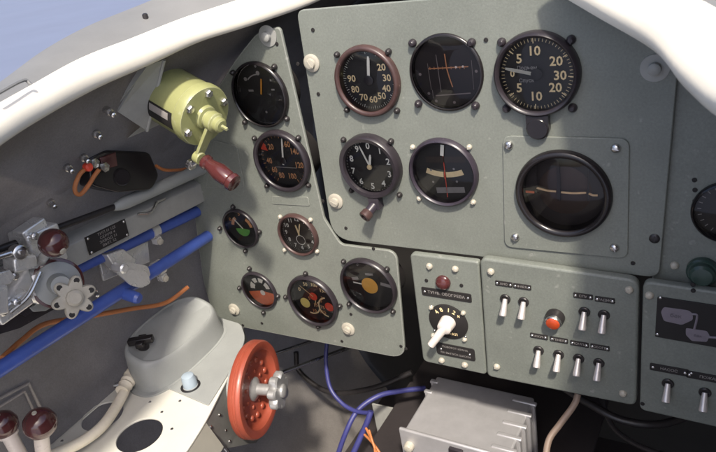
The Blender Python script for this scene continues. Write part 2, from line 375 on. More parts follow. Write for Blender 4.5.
# ------------------------------------------------------------------ screw kit (meshes shared by every panel)
def screw_mesh(name, r, h, m, slot=True):
    bm = NB(); lathe(bm, (0, 0, 0), (0, -1, 0), [(0, r), (h * .35, r), (h * .75, r * .8), (h, r * .45)], 18)
    if slot: box(bm, (0, -h * 1.0, 0), (r * 1.3, h * .14, r * .22))
    return mesh_of(name, bm, m)
S_CREAM = screw_mesh('screw', .0043, .0040, M_SCREW); S_STEEL = screw_mesh('screw', .0048, .0042, M_STEEL)
S_BLK = screw_mesh('screw', .0036, .0052, M_DSCREW); S_WHT = screw_mesh('screw', .0032, .004, M_SCREW); S_TINY = screw_mesh('screw', .0018, .0014, M_STEEL, False)
S_GBIG = screw_mesh('screw', .0044, .0062, M_BEZEL)
bm = NB(); lathe(bm, (0, 0, 0), (0, -1, 0), [(0, .0024), (.0009, .0022), (.0010, .0012)], 12); S_HOLE = mesh_of('rivet', bm, M_DIAL)
bm = NB(); lathe(bm, (0, 0, 0), (0, -1, 0), [(0, .0105), (.0018, .0105), (.003, .0085), (.003, .0062), (.0062, .0058), (.0068, .003)], 26)
box(bm, (0, -.0068, 0), (.009, .0008, .0016)); S_BIG = mesh_of('quarter_turn_fastener', bm, M_SCREW)
bm = NB(); lathe(bm, (0, 0, 0), (0, -1, 0), [(0, .0125), (.0012, .0125), (.0016, .0075), (.0016, .0058), (.0065, .0056), (.008, .003)], 26); S_BIGS = mesh_of('quarter_turn_fastener', bm, M_BEAM)

def put(me, name, par, L, spots, y=0.0, rnd=True):
    for px, py in spots:
        p = at(px, py, y); inst(name, me, par, p - L, Matrix.Rotation(random.uniform(0, PI), 4, 'Y') if rnd else None)

# ------------------------------------------------------------------ gauges: where they sit
R41, R32 = .041, .0318
G = {'A': ((368.1, 81.0), .0408), 'B': ((446.0, 73.0), .0412), 'C': ((537.4, 73.5), .0420), 'D': ((372.2, 165.0), .0405), 'E': ((443.9, 172.0), .0415), 'F': ((563.4, 193.0), .0495),
     'L1': ((260.6, 94.8), .0424), 'L2': ((283.0, 160.7), .0430), 'L3': ((241.3, 228.3), .0317), 'L4': ((298.8, 234.2), .0322), 'L5': ((259.6, 290.0), .0327), 'L6': ((313.5, 300.0), .0425), 'L7': ((369.1, 285.2), .0425), 'RG': ((728, 215), .032)}
GP = {k: (at(*c), r) for k, (c, r) in G.items()}

# ------------------------------------------------------------------ panel boards
def holes(keys): return [(GP[k][0].x, GP[k][0].z, GP[k][1] * .93) for k in keys]
main_out = rounded([(-.4485, -.106), (-.055, -.106), (-.0645, -.4010), (-.4635, -.4020)], [.010, .004, .012, .032])
bm = NB(); plate(bm, main_out, 0, .004, holes('ABCDEF'))
LM = Vector((-.26, 0, -.402))
pm = thing('instrument_panel', 'large upper grey-green instrument board carrying six round dials', 'instrument panel', LM)
obj('panel_board', bm, M_PANEL, pm, off=LM).matrix_local = Matrix()
put(S_BIG, 'quarter_turn_fastener', pm, LM, [(312, 63), (336, 201)])
put(S_STEEL, 'screw', pm, LM, [(509, 145), (616, 148), (515.5, 237), (614.5, 247.5)], -.0022)
put(S_BIGS, 'quarter_turn_fastener', pm, LM, [(655, 68)])
put(S_DK := screw_mesh('screw', .0052, .002, M_DSCREW), 'screw', pm, LM, [(654.5, 238.5)])
put(S_HOLE, 'rivet', pm, LM, [(313, 30), (346, 228), (318.5, 94), (633, 263), (486, 40)])
fo = GP['F'][0]
mp = rounded([(at(503, 135).x, at(503, 135).z), (at(630, 138).x, at(630, 138).z), (at(628, 258).x, at(628, 258).z), (at(505, 246).x, at(505, 246).z)], .010)
bm = NB(); plate(bm, mp, -.0022, .0021, [(fo.x, fo.z, .0475)], bev=.0008); obj('mounting_plate', bm, M_PANEL, pm, off=LM).matrix_local = Matrix()

left_out = rounded([(-.476, -.122), (-.4700, -.372), (-.4520, -.4085), (-.3690, -.4085), (-.3815, -.5845), (-.736, -.5925), (-.7335, -.51), (-.702, -.365), (-.672, -.282), (-.612, -.208), (-.553, -.157), (-.512, -.128)],
                   [.008, .004, .006, .016, .026, .01, .02, .03, .03, .03, .02, .008])
bm = NB(); plate(bm, left_out, .0006, .004, holes(['L%d' % i for i in range(1, 8)]))
LL = Vector((-.56, 0, -.59))
pl = thing('side_instrument_panel', 'curved grey-green left board with seven smaller dials', 'instrument panel', LL)
obj('panel_board', bm, M_PANEL, pl, off=LL).matrix_local = Matrix()
put(S_BIGS, 'quarter_turn_fastener', pl, LL, [(268, 36)], .0006); put(S_BIG, 'quarter_turn_fastener', pl, LL, [(348.5, 328.5), (234.5, 309)], .0006)
put(S_HOLE, 'rivet', pl, LL, [(277, 44), (298, 64), (323, 201), (373.5, 248.5), (342, 341), (262, 323), (221, 325), (401, 346), (406, 348.5), (243, 325), (351, 314)], .0006)
a, b_, c_, d_ = [at(*q) for q in ((214, 140), (237, 146), (245, 187), (206, 188))]
bm = NB(); plate(bm, rounded([(p.x, p.z) for p in (a, b_, c_, d_)], .005), -.0006, .0012, bev=.0004); obj('blanking_plate', bm, M_PANEL, pl, off=LL).matrix_local = Matrix()
a, b_, c_, d_ = [at(*q) for q in ((272, 196), (308, 197), (310, 206), (273, 204))]
bm = NB(); plate(bm, rounded([(p.x, p.z) for p in (a, b_, c_, d_)], .003), -.0004, .0010, bev=.0003); obj('blanking_plate', bm, M_PANEL, pl, off=LL).matrix_local = Matrix()

# right-hand board, set slightly back
LR = Vector((.03, 0, -.43))
bm = NB(); plate(bm, rounded([(-.072, -.10), (.16, -.10), (.16, -.43), (-.072, -.43)], .004), .0062, .004, [(GP['RG'][0].x, GP['RG'][0].z, .029)])
pr = thing('right_instrument_panel', 'shaded grey-green board at the right edge with a green push button', 'instrument panel', LR)
obj('panel_board', bm, M_PANEL, pr, off=LR).matrix_local = Matrix()
put(S_CREAM, 'screw', pr, LR, [(674.5, 265)], .0062)
put(S_HOLE, 'rivet', pr, LR, [(694.5, 180), (695, 190), (695, 201)], .0062)
bm = NB(); lathe(bm, (0, 0, 0), (0, -1, 0), [(0, .0150), (.005, .0150), (.007, .0135), (.007, .0120), (.012, .0118), (.0145, .0095), (.0152, .004)], 30)
obj('push_button', bm, M_GREENB, pr, loc=at(703, 270, .0062) - LR)

# ------------------------------------------------------------------ gauge builder
def gauge(key, label, bez=M_BEZEL, h=.006, inner=.86, dial=M_DIAL, glass=M_GLASS, depth=.004, screws=None, smesh=None, ydrop=0.0, name='gauge', dome=.0022):
    p, r = GP[key]; L = Vector((p.x, ydrop, p.z))
    t = thing(name, label, 'gauge', L, 'round dial instruments set into the panel boards')
    bm = NB()
    lathe(bm, (0, 0, 0), (0, -1, 0), [(-.0002, r * .92), (-.0002, r), (h * .45, r), (h * .85, r * .975), (h, r * .93), (h * .93, r * (inner + .03)), (h * .7, r * inner), (-depth, r * (inner - .01)), (-depth - .001, r * .92)], 64, False, False)
    obj('bezel', bm, bez, t, sharp=50)
    bm = NB(); lathe(bm, (0, 0, 0), (0, -1, 0), [(-depth - .03, r * .89), (-depth, r * .9)], 48); obj('dial', bm, dial, t)
    bm = NB(); R_ = r * (inner + .005); rows = []
    lathe(bm, (0, 0, 0), (0, -1, 0), [(h * .62 + dome * (1 - (q_ / 10) ** 2), R_ * q_ / 10) for q_ in (10, 9, 8, 7, 6, 5, 4, 3, 2, 1, .3)], 48, False, True); gl = obj('glass', bm, glass, t, sharp=80)
    if screws:
        for px, py in screws:
            q = at(px, py, 0); inst('screw', smesh or S_BLK, t, q - L, Matrix.Rotation(random.uniform(0, PI), 4, 'Y'))
    return t, r * inner, -(-depth) - .0006, L      # thing, dial radius, y of painted marks, place
def ang(L, tip):                                    # clockwise angle on the panel of a needle seen pointing at this tip
    q = at(*tip) - L; return math.atan2(q.x, q.z)
def needle(t, a, ln, wd, y, m, tail=.25, taper=.35, name='needle', cx=0, cz=0):
    bm = NB(); d = Vector((math.sin(a), 0, math.cos(a))); s = Vector((d.z, 0, -d.x)); o = Vector((cx, y, cz))
    P = [o - d * ln * tail - s * wd * .5, o - d * ln * tail + s * wd * .5, o + s * wd * .5, o + d * ln * .8 + s * wd * .5, o + d * ln + s * wd * taper * .5, o + d * ln - s * wd * taper * .5, o + d * ln * .8 - s * wd * .5, o - s * wd * .5]
    slab(bm, P, .0006); return obj(name, bm, m, t)
def hub(t, r, y, m, cx=0, cz=0):
    bm = NB(); lathe(bm, (cx, y, cz), (0, -1, 0), [(-.001, r), (.0006, r), (.0012, r * .7)], 24); obj('hub_cap', bm, m, t)
def ticks(bm, R_, r0, r1, a0, a1, n, wd, y, big=0, bigr=None):
    for k in range(n + 1):
        a = math.radians(a0 + (a1 - a0) * k / n); rr = bigr if big and k % big == 0 else r0; ww = wd * (1.6 if big and k % big == 0 else 1)
        mark(bm, R_ * rr * math.sin(a), R_ * rr * math.cos(a), R_ * r1 * math.sin(a), R_ * r1 * math.cos(a), ww, y)
def nums(bm, R_, rr, items, size, y, bold=.012, wide=1.0, spin=False):
    for s, a in items:
        q = math.radians(a); text(bm, s, R_ * size, R_ * rr * math.sin(q), R_ * rr * math.cos(q), y, -q if spin else 0, bold, wide)

# airspeed dial
t, R_, ym, L = gauge('A', 'airspeed dial in worn red-brown bezel, numbered 20 to 90, upper left of the large board', M_BROWNB, .008, .84, screws=[(337.5, 54.5), (389, 51.5), (347.5, 109.5), (397.5, 110.5)], dome=.0042, depth=.003)
bm = NB(); nums(bm, R_, .66, [('20', 52), ('30', 85), ('40', 116), ('50', 145), ('60', 176), ('70', 208), ('80', 242), ('90', 275)], .315, ym, .02)
obj('dial_numbers', bm, M_LUM, t); bm = NB(); ticks(bm, R_, .90, .97, 0, 330, 66, .0004, ym, 5, .86); obj('dial_scale', bm, M_WMARK, t)
needle(t, ang(L, (367.5, 53)), R_ * .80, .0034, ym - .0015, M_WMARK, .1, .7); hub(t, R_ * .17, ym - .001, M_BEZEL)
# landing indicator with crossed needles
t, R_, ym, L = gauge('B', 'black dial with crossed orange and pale needles, between the airspeed dial and the variometer', M_BLACK, .003, .93, glass=M_GLASSD, dome=.0035, depth=.004, screws=[(413, 43), (472, 42.5), (419, 103.5), (476, 105.5)], smesh=S_GBIG)
bm = NB(); mark(bm, -R_ * .55, R_ * .10, R_ * .62, R_ * .13, .0011, ym)
for k in range(9): mark(bm, R_ * (-.5 + k * .125), R_ * .07, R_ * (-.5 + k * .125), R_ * .15, .0006, ym)
obj('dial_scale', bm, M_OMARK, t)
bm = NB(); disc(bm, R_ * .27, R_ * .13, .0012, ym - .0004, 14); disc(bm, R_ * .47, R_ * .14, .0012, ym - .0004, 14); obj('pilot_dot', bm, M_WMARK, t)
bm = NB()
for q0, q1 in zip([(-.02, .5), (0, .1), (.05, -.15), (.12, -.42)], [(0, .1), (.05, -.15), (.12, -.42)]): mark(bm, R_ * q0[0], R_ * q0[1], R_ * q1[0], R_ * q1[1], .0012, ym - .0005)
obj('needle', bm, M_OMARK, t)
bm = NB(); mark(bm, -R_ * .28, R_ * .48, -R_ * .24, -R_ * .55, .0007, ym); mark(bm, -R_ * .56, R_ * .25, -R_ * .53, -R_ * .5, .0005, ym); mark(bm, R_ * .72, R_ * .3, R_ * .72, -R_ * .5, .0004, ym); obj('reflected_line', bm, M_GMARK, t)  # box-shaped reflection painted as thin lines on the dial
bm = NB(); mark(bm, -R_ * .42, -R_ * .665, R_ * .62, -R_ * .60, .0012, ym); mark(bm, -R_ * .5, -R_ * .74, -R_ * .5, -R_ * .5, .0006, ym); obj('reflected_bar', bm, M_GMARK, t)  # pale reflection low in the glass, painted as strokes
bm = NB()
for x, z in ((-.82, -.05), (.83, 0), (-.42, -.82), (.12, -.86), (-.62, -.6)): disc(bm, R_ * x, R_ * z, .0016, ym, 14)
obj('case_screw', bm, M_GMARK, t)
# variometer
t, R_, ym, L = gauge('C', 'black variometer numbered 0, 5, 10, 20, 30 both ways, lug below', M_BEZEL, .011, .86, screws=[(502, 42), (571.5, 39.5), (507, 108), (573, 107.5)], smesh=S_GBIG, depth=.002)
ym = -.003
bm = NB(); nums(bm, R_, .62, [('10', -4), ('5', -47), ('20', 58), ('30', 95), ('20', 128), ('10', 184), ('5', 232)], .35, ym, .02); nums(bm, R_, .66, [('0', -88)], .26, ym, .02)
ticks(bm, R_, .88, .97, -90, 270, 60, .0005, ym, 0)
for a in (-4, -47, 58, 95, 128, 184, 232): q = math.radians(a); mark(bm, R_ * .83 * math.sin(q), R_ * .83 * math.cos(q), R_ * .97 * math.sin(q), R_ * .97 * math.cos(q), .0009, ym)
obj('dial_numbers', bm, M_LUM, t)
bm = NB(); text(bm, 'Подъем', R_ * .14, -R_ * .25, R_ * .18, ym); text(bm, 'Спуск', R_ * .14, -R_ * .28, -R_ * .17, ym); obj('dial_lettering', bm, M_GMARK, t)
needle(t, ang(L, (506.5, 67.5)) , R_ * .86, .0034, ym - .0012, M_WMARK, 0.0, .6); hub(t, R_ * .16, ym - .0005, M_DIAL)
bm = NB(); box(bm, (0, -.0045, -.047), (.022, .009, .014)); lathe(bm, (0, .0, -.054), (0, -1, 0), [(0, .0115), (.008, .0115), (.0095, .010)], 24); obj('adjusting_lug', bm, M_BLACK, t)
# altimeter
t, R_, ym, L = gauge('D', 'altimeter with white digits 0 to 9, two pale hands, brown setting knob below', M_BEZEL, .013, .80, screws=[(344, 139.5), (391.5, 141), (352, 190), (400, 194.5)], depth=.000)
ym = -.005
bm = NB(); nums(bm, R_, .80, [(str(k), 2 + 36 * k) for k in range(10)], .34, ym, .018); ticks(bm, R_, .95, 1.0, 0, 360, 50, .0004, ym); obj('dial_numbers', bm, M_WMARK, t)
needle(t, ang(L, (361, 143.5)), R_ * .88, .0020, ym - .0010, M_WMARK, .12, .4); needle(t, ang(L, (372.8, 150)), R_ * .5, .0030, ym - .0018, M_WMARK, .15, .5); hub(t, R_ * .10, ym - .002, M_LUM)
bm = NB(); box(bm, (.000, -.006, -.046), (.014, .011, .016)); cyl(bm, (-.001, -.006, -.049), (-.006, -.018, -.056), .0062, .0062, 18); obj('knob_lug', bm, M_PURPLE, t)
bm = NB(); lathe(bm, (-.006, -.018, -.056), (-.35, -.85, -.4), [(-.002, .0060), (.0, .0075), (.007, .0078), (.008, .0068), (.008, .0045), (.004, .004)], 20); obj('setting_knob', bm, M_BROWNB, t)
# turn and bank
t, R_, ym, L = gauge('E', 'turn indicator with broad cream band and white top pointer, right of the altimeter', M_PURPLE, .008, .88, glass=M_GLASS, screws=[(413, 147), (469.5, 147), (419.5, 198), (473.5, 202)], smesh=S_WHT, dome=.0035, depth=.003)
bm = NB(); mark(bm, -.001, R_ * .52, .001, R_ * .88, .0042, ym - .001); obj('turn_pointer', bm, M_WMARK, t)
bm = NB(); sector(bm, R_ * 1.52, R_ * 1.70, 158, 180 - 1.5, ym - .0008, 0, R_ * 1.50); sector(bm, R_ * 1.52, R_ * 1.70, 181.5, 202, ym - .0008, 0, R_ * 1.50); obj('ball_tube', bm, M_LUM, t)
bm = NB(); mark(bm, 0, -R_ * .25, 0, -R_ * .02, .0016, ym - .001); mark(bm, 0, R_ * .55, 0, -R_ * .9, .0010, ym); obj('centre_line', bm, M_RED, t)
bm = NB(); mark(bm, -R_ * .60, R_ * .36, R_ * .72, R_ * .42, R_ * .2, ym); obj('upper_band', bm, M_DIALB, t)
bm = NB(); mark(bm, -R_ * .35, -R_ * .68, R_ * .6, -R_ * .60, R_ * .2, ym); obj('lower_reflection', bm, M_GMARK, t)  # grey reflection in the glass, painted on the dial
bm = NB()
for x, z in ((-.45, .03), (.32, .1), (-.42, -.38), (.38, -.32)): disc(bm, R_ * x, R_ * z, .0014, ym - .001, 12)
obj('case_screw', bm, M_GMARK, t)
# artificial horizon
t, R_, ym, L = gauge('F', 'largest black dial, an artificial horizon with broken orange line on square plate', M_BLACK, .0095, .84, dial=M_DIAL, glass=M_GLASSD, dome=.0060, depth=.006)
ym = .003
bm = NB(); ball(bm, (0, .020, 0), R_ * 1.0, (1, .45, 1), 40, 24); obj('horizon_ball', bm, M_DIALB, t)
bm = NB(); yl = -.0002
for x0, x1, z0, z1 in ((-.66, -.18, .10, .03), (-.05, .55, .02, .05), (.62, .82, .03, .0)):
    tube(bm, [(R_ * x0, yl, R_ * z0), (R_ * (x0 + x1) / 2, yl - .0012, R_ * (z0 + z1) / 2 - .0002), (R_ * x1, yl, R_ * z1)], .00115, 8, 5)
obj('horizon_bar', bm, M_LUM, t)
bm = NB(); box(bm, (-R_ * .84, yl, -R_ * .03), (R_ * .22, .001, R_ * .055)); obj('side_index', bm, M_ORANGE, t)
bm = NB(); box(bm, (-R_ * .10, -.0015, R_ * .35), (R_ * .07, .002, R_ * 1.1)); box(bm, (R_ * .6, .0, R_ * .3), (R_ * .03, .002, R_ * .9)); box(bm, (-R_ * .66, .0, R_ * .35), (R_ * .03, .002, R_ * .8)); obj('frame_bar', bm, M_DIAL, t)

# ----- left board
t, R_, ym, L = gauge('L1', 'nearly blank black dial with one yellow needle, topmost on the left board', M_BLACK, .006, .92, glass=M_GLASS, screws=[(233.5, 72.5), (275, 66.5), (245.5, 122), (287.5, 118.5)], dome=.0035, depth=.003)
bm = NB(); sector(bm, R_ * .62, R_ * .66, -42, -2, ym); mark(bm, -R_ * .5, R_ * .12, -R_ * .3, R_ * .12, .0026, ym); mark(bm, R_ * .42, R_ * .14, R_ * .55, R_ * .14, .002, ym); disc(bm, -R_ * .52, R_ * .5, .0025, ym); obj('dial_scale', bm, M_GMARK, t)
bm = NB(); disc(bm, R_ * .03, R_ * .68, .0028, ym); disc(bm, 0, R_ * .9, .0016, ym); disc(bm, R_ * .02, -R_ * .6, .0016, ym); obj('index_dot', bm, M_GMARK, t)
needle(t, ang(L, (260.5, 78)), R_ * .52, .0026, ym - .0012, M_AMBER, 0.0, .8)
t, R_, ym, L = gauge('L2', 'dial with dull orange numbers and a red triangle, under the nearly blank dial', M_BEZEL, .009, .84, dial=M_DIAL, screws=[(255, 138), (299, 137.5), (267.5, 185.5), (309, 185)], depth=.002)
bm = NB(); nums(bm, R_, .66, [('20', -42), ('40', -95), ('60', -128), ('80', -158), ('100', 160), ('120', 105), ('140', 58), ('160', 22)], .31, ym, .02, .8); ticks(bm, R_, .88, .97, -150, 150, 30, .0006, ym, 5, .84); obj('dial_numbers', bm, M_OMARK, t)
bm = NB(); mark(bm, -R_ * .45, -R_ * .28, R_ * .5, -R_ * .28, .0010, ym); obj('dial_line', bm, M_GMARK, t)
bm = NB(); bm.faces.new([bm.verts.new(q) for q in ((-R_ * .92, ym - .0003, R_ * .40), (-R_ * .60, ym - .0003, R_ * .34), (-R_ * .72, ym - .0003, R_ * .66))]); obj('red_mark', bm, M_RED, t)
needle(t, ang(L, (281.5, 137)), R_ * .86, .0024, ym - .0015, M_WMARK, .2, .5); hub(t, R_ * .13, ym - .001, M_BEZEL)
t, R_, ym, L = gauge('L3', 'small dial with a green lower half, left of the small clock', M_BEZEL, .005, .88, screws=[(233.5, 206.5), (220.5, 228), (246, 250.5), (260, 231.5)], depth=.003)
bm = NB(); sector(bm, 0, R_ * .46, 95, 265, ym, 0, -R_ * .05); obj('green_sector', bm, M_GREENM, t)
bm = NB(); sector(bm, R_ * .52, R_ * .70, -80, -30, ym); sector(bm, R_ * .52, R_ * .70, 35, 85, ym); nums(bm, R_, .8, [('0', -60), ('5', 0), ('15', 55)], .3, ym); obj('dial_numbers', bm, M_OMARK, t)
needle(t, math.radians(-40), R_ * .7, .0016, ym - .001, M_WMARK, .1, .5)
t, R_, ym, L = gauge('L4', 'small clock face full of white digits with brass hands, beside the green dial', M_BROWNB, .007, .86, dial=M_DIALB, screws=[(280.5, 216.5), (311, 219.5), (285, 249.5), (317.5, 251)], smesh=S_WHT, depth=.002)
bm = NB(); nums(bm, R_, .80, [(str(k if k else 12), 30 * k) for k in range(12)], .30, ym, .02); ticks(bm, R_, .95, 1.0, 0, 360, 60, .0004, ym); sector(bm, R_ * .24, R_ * .27, 90, 270, ym, 0, -R_ * .36); sector(bm, R_ * .24, R_ * .27, -90, 90, ym, 0, -R_ * .36); obj('dial_numbers', bm, M_WMARK, t)
needle(t, math.radians(-12), R_ * .50, .0024, ym - .0012, M_LUM, .1, .6, 'hour_hand'); needle(t, math.radians(18), R_ * .62, .0018, ym - .0018, M_LUM, .1, .6, 'minute_hand')
t, R_, ym, L = gauge('L5', 'small dial with a red-orange lower half and white digits on the left board', M_BEZEL, .005, .88, screws=[(250, 268), (240, 287.5), (264, 312), (278.5, 295.5)], depth=.003)
bm = NB(); sector(bm, 0, R_ * .92, 96, 258, ym, R_ * .04, -R_ * .08); obj('red_sector', bm, M_ORANGE, t)
bm = NB(); sector(bm, R_ * .36, R_ * .66, -92, -52, ym); sector(bm, R_ * .44, R_ * .70, -40, -12, ym); sector(bm, R_ * .44, R_ * .70, 0, 28, ym); sector(bm, R_ * .40, R_ * .66, 42, 80, ym); disc(bm, R_ * .1, -R_ * .2, R_ * .16, ym - .0004); obj('dial_numbers', bm, M_WMARK, t)
t, R_, ym, L = gauge('L6', 'engine dial with yellow disc and red and cream scales', M_BEZEL, .008, .86, dial=M_DIAL, screws=[(306, 273), (286, 296.5), (319, 326), (340.5, 305.5)], depth=.002)
bm = NB(); disc(bm, -R_ * .46, -R_ * .22, R_ * .23, ym - .0008, 28); obj('yellow_disc', bm, M_YEL, t)
bm = NB(); disc(bm, R_ * .02, R_ * .16, R_ * .18, ym - .0008); disc(bm, R_ * .68, -R_ * .22, R_ * .20, ym - .0008); obj('red_disc', bm, M_RED, t)
bm = NB(); nums(bm, R_, .72, [('0', -58), ('50', -22), ('100', 12), ('150', 46)], .24, ym, .02, .9)
sector(bm, R_ * .36, R_ * .42, 60, 200, ym, -R_ * .20, -R_ * .30); sector(bm, R_ * .42, R_ * .48, 190, 350, ym, R_ * .62, -R_ * .28); obj('dial_numbers', bm, M_LUM, t)
bm = NB()
for x, z, s in ((-.22, .02, '5'), (.02, -.26, '15'), (.32, -.02, '0'), (.34, -.32, '75'), (.30, -.55, '125'), (.4, .12, '3'), (-.1, -.55, '10')): text(bm, s, R_ * .21, R_ * x, R_ * z, ym)
obj('scale_numbers', bm, M_OMARK, t)
needle(t, math.radians(-52), R_ * .7, .0014, ym - .0012, M_LUM, 0, .6, cx=R_ * .02, cz=R_ * .16); needle(t, math.radians(200), R_ * .35, .0014, ym - .0012, M_LUM, 0, .6, cx=R_ * .1, cz=R_ * .0)
t, R_, ym, L = gauge('L7', 'dial with a plain amber disc in the middle, rightmost on the left board', M_BEZEL, .008, .88, dial=M_DIAL, screws=[(344, 261), (387.5, 268.5), (349.5, 303.5), (393.5, 311)], dome=.0035, depth=.003)
bm = NB(); sector(bm, R_ * .58, R_ * .99, -78, 62, ym); obj('upper_arc', bm, M_DIALB, t)
bm = NB(); disc(bm, 0, -R_ * .04, R_ * .33, ym - .0012, 40); obj('amber_disc', bm, M_AMBER, t)
bm = NB(); mark(bm, -R_ * .68, -R_ * .0, -R_ * .3, -R_ * .02, .0022, ym - .001); obj('needle', bm, M_WMARK, t)
bm = NB(); mark(bm, R_ * .45, R_ * .10, R_ * .95, R_ * .03, R_ * .13, ym - .0002); mark(bm, -R_ * .72, R_ * .13, -R_ * .45, R_ * .2, R_ * .12, ym - .0002); text(bm, '0', R_ * .2, -R_ * .38, R_ * .78, ym - .0003); text(bm, '10', R_ * .2, R_ * .3, R_ * .8, ym - .0003); mark(bm, -R_ * .12, R_ * .42, R_ * .2, R_ * .44, R_ * .09, ym - .0003); obj('dial_numbers', bm, M_GMARK, t)
t, R_, ym, L = gauge('RG', 'dark dial half cut off by the right edge of the picture', M_BLACK, .006, .9, ydrop=.0062)
bm = NB(); ticks(bm, R_, .8, .92, 180, 360, 12, .0008, ym); obj('dial_scale', bm, M_GMARK, t)

# ------------------------------------------------------------------ switch panels along the bottom, set in front of the boards
YS = -.011
def pout(pts, rad): return rounded([(at(*p, YS).x, at(*p, YS).z) for p in pts], rad)
def placard(par, L, px, py, wd, ht, words, px2=None, screws=True, sz=.6, rot=None):
    p = at(px, py, YS) - L; a = -.015 if rot is None else rot
    bm = NB(); plate(bm, rounded([(-wd / 2, -ht / 2), (wd / 2, -ht / 2), (wd / 2, ht / 2), (-wd / 2, ht / 2)], ht * .18), -.0010, .0011, bev=.0003)
    o = obj('placard', bm, M_DIAL, par, loc=p)
    if words:
        n = len(words)
        for i, s in enumerate(words):
            bm = NB(); text(bm, s, ht / n * sz, 0, ht * ((n - 1) / 2 - i) / n, -.00115, 0, .005); obj('lettering', bm, M_GMARK, o)
    if screws:
        for s in (-1, 1): inst('screw', S_TINY, o, (s * (wd / 2 - ht * .35), -.001, 0))
    return o
bm = NB(); lathe(bm, (0, 0, 0), (0, -1, 0), [(0, .0062), (.0016, .0062), (.0024, .0054), (.0024, .0042), (.0008, .004)], 22); lathe(bm, (0, 0, 0), (0, -1, 0), [(.0002, .0041), (.0009, .0038)], 16); TG_COL = mesh_of('toggle_collar', bm, M_DSCREW)
bm = NB(); lathe(bm, (0, 0, 0), (0, -.62, -.78), [(0, .0027), (.004, .0030), (.018, .0043), (.0200, .0040), (.0208, .002)], 16); TG_LEV = mesh_of('toggle_lever', bm, M_LEV)
def toggle(par, L, px, py, k=1.0):
    o = inst('toggle_switch', TG_COL, par, at(px, py, YS) - L); inst('toggle_lever', TG_LEV, o, (0, -.001, 0), Matrix.Rotation(math.radians(random.uniform(-3, 3)), 4, 'X')); return o

L1 = Vector((at(446, 370, YS).x, YS, at(446, 370, YS).z)); L1.x = -.31
p1 = thing('switch_panel', 'narrow grey-green plate with a large pale lever handle on a black sector disc', 'switch panel', L1)
bm = NB(); plate(bm, pout([(409.5, 253.5), (478.5, 262), (486.5, 375), (423, 361.5)], [.007, .004, .006, .008]), YS, .009, bev=.0022); obj('panel_board', bm, M_PANEL2, p1, off=L1).matrix_local = Matrix()
put(S_CREAM, 'screw', p1, L1, [(429.6, 266), (455.4, 268.8), (441.8, 360), (465, 364.5)], YS)
put(S_HOLE, 'rivet', p1, L1, [(426.5, 280.3), (461.5, 285.3)], YS)
bm = NB(); lathe(bm, (0, 0, 0), (0, -1, 0), [(0, .0095), (.003, .0095), (.0042, .0085), (.006, .0078), (.0085, .004)], 26); obj('indicator_lamp', bm, M_BROWN, p1, loc=at(443.5, 281.8, YS) - L1)
placard(p1, L1, 446.3, 294.3, .066, .0125, ['ТУМБ. ОБОГРЕВА'], sz=.46)
c = at(448.5, 321.5, YS) - L1
bm = NB(); lathe(bm, (0, 0, 0), (0, -1, 0), [(0, .0262), (.0012, .0262), (.0016, .0255)], 48); sd = obj('selector_disc', bm, M_DIAL, p1, loc=c)
bm = NB()
for s, a in (('4', -46), ('8', -22), ('1', 8), ('2', 30), ('+', 52)): q = math.radians(a); text(bm, s, .0085, .019 * math.sin(q), .019 * math.cos(q), -.0018, -q, .02)
obj('lettering', bm, M_LUM, sd); bm = NB(); text(bm, 'ВЫКЛ', .005, .004, -.0175, -.0018); obj('lettering', bm, M_LUM, sd)
for dx, dz in ((-.021, .020), (.022, .017), (.021, -.019), (-.021, -.018)): inst('screw', S_TINY, sd, (dx, -.0005, dz))
for px, py in ((431.5, 307), (463.5, 312.5), (465, 339), (433.5, 335)): inst('screw', S_WHT, p1, at(px, py, YS) - L1)
bm = NB(); lathe(bm, (0, 0, 0), (0, -1, 0), [(0, .0105), (.010, .0098), (.015, .009), (.017, .006)], 26); hb = obj('handle_hub', bm, M_IVORY, p1, loc=c)
tip = at(431, 345, YS - .022) - L1 - c; bm = NB(); st = Vector((0, -.012, 0)); tube(bm, [st, st * .6 + tip * .4, tip], lambda u: .0060 - .0012 * u, 16, 6); obj('lever_handle', bm, M_IVORY, p1, loc=c)
placard(p1, L1, 455.6, 351.2, .053, .0195, ['ПОВОРОТ КРАНА', 'НА ВЫПУСК ШАССИ'], sz=.42)

L2 = Vector((-.172, YS, at(560, 388, YS).z))
p2 = thing('switch_panel', 'wide grey-green plate with eight steel toggles and one orange lamp', 'switch panel', L2)
bm = NB(); plate(bm, pout([(480, 257), (639.5, 279.5), (636.5, 405.5), (487.5, 375.5)], [.010, .012, .010, .008]), YS - .002, .011, bev=.0028); obj('panel_board', bm, M_PANEL2, p2, off=L2).matrix_local = Matrix()
YS = -.013
put(S_CREAM, 'screw', p2, L2, [(491, 271.3), (629.3, 289.5), (497, 366.3), (623, 393)], YS)
for (px, py), s in zip([(504, 283.6), (522.3, 286.4), (583.2, 295.9), (605, 299.6), (539, 336), (559, 339.6), (579.6, 343.6), (600, 347)], ['АНО', 'ФАРА', 'СПУ', 'РАДИО', 'АККУМ', 'ГЕНЕР', 'ПОМПА', 'ОБОГР']):
    placard(p2, L2, px, py, .0205, .0068, [s], sz=.62)
for q in [(505.5, 298.5), (523.8, 301.5), (584.5, 311.5), (604, 314.5), (538.8, 350), (558.8, 354), (578.8, 358), (599, 362.5)]: toggle(p2, L2, *q)
c = at(555.5, 316.5, YS) - L2
bm = NB(); lathe(bm, (0, 0, 0), (0, -1, 0), [(0, .0108), (.004, .0108), (.006, .0095), (.009, .0092)], 28); lp = obj('indicator_lamp', bm, M_DSCREW, p2, loc=c)
bm = NB(); lathe(bm, (0, 0, 0), (0, -1, -.12), [(.007, .0090), (.0115, .0090), (.0125, .0082)], 28); obj('lamp_ring', bm, M_STEEL, lp)
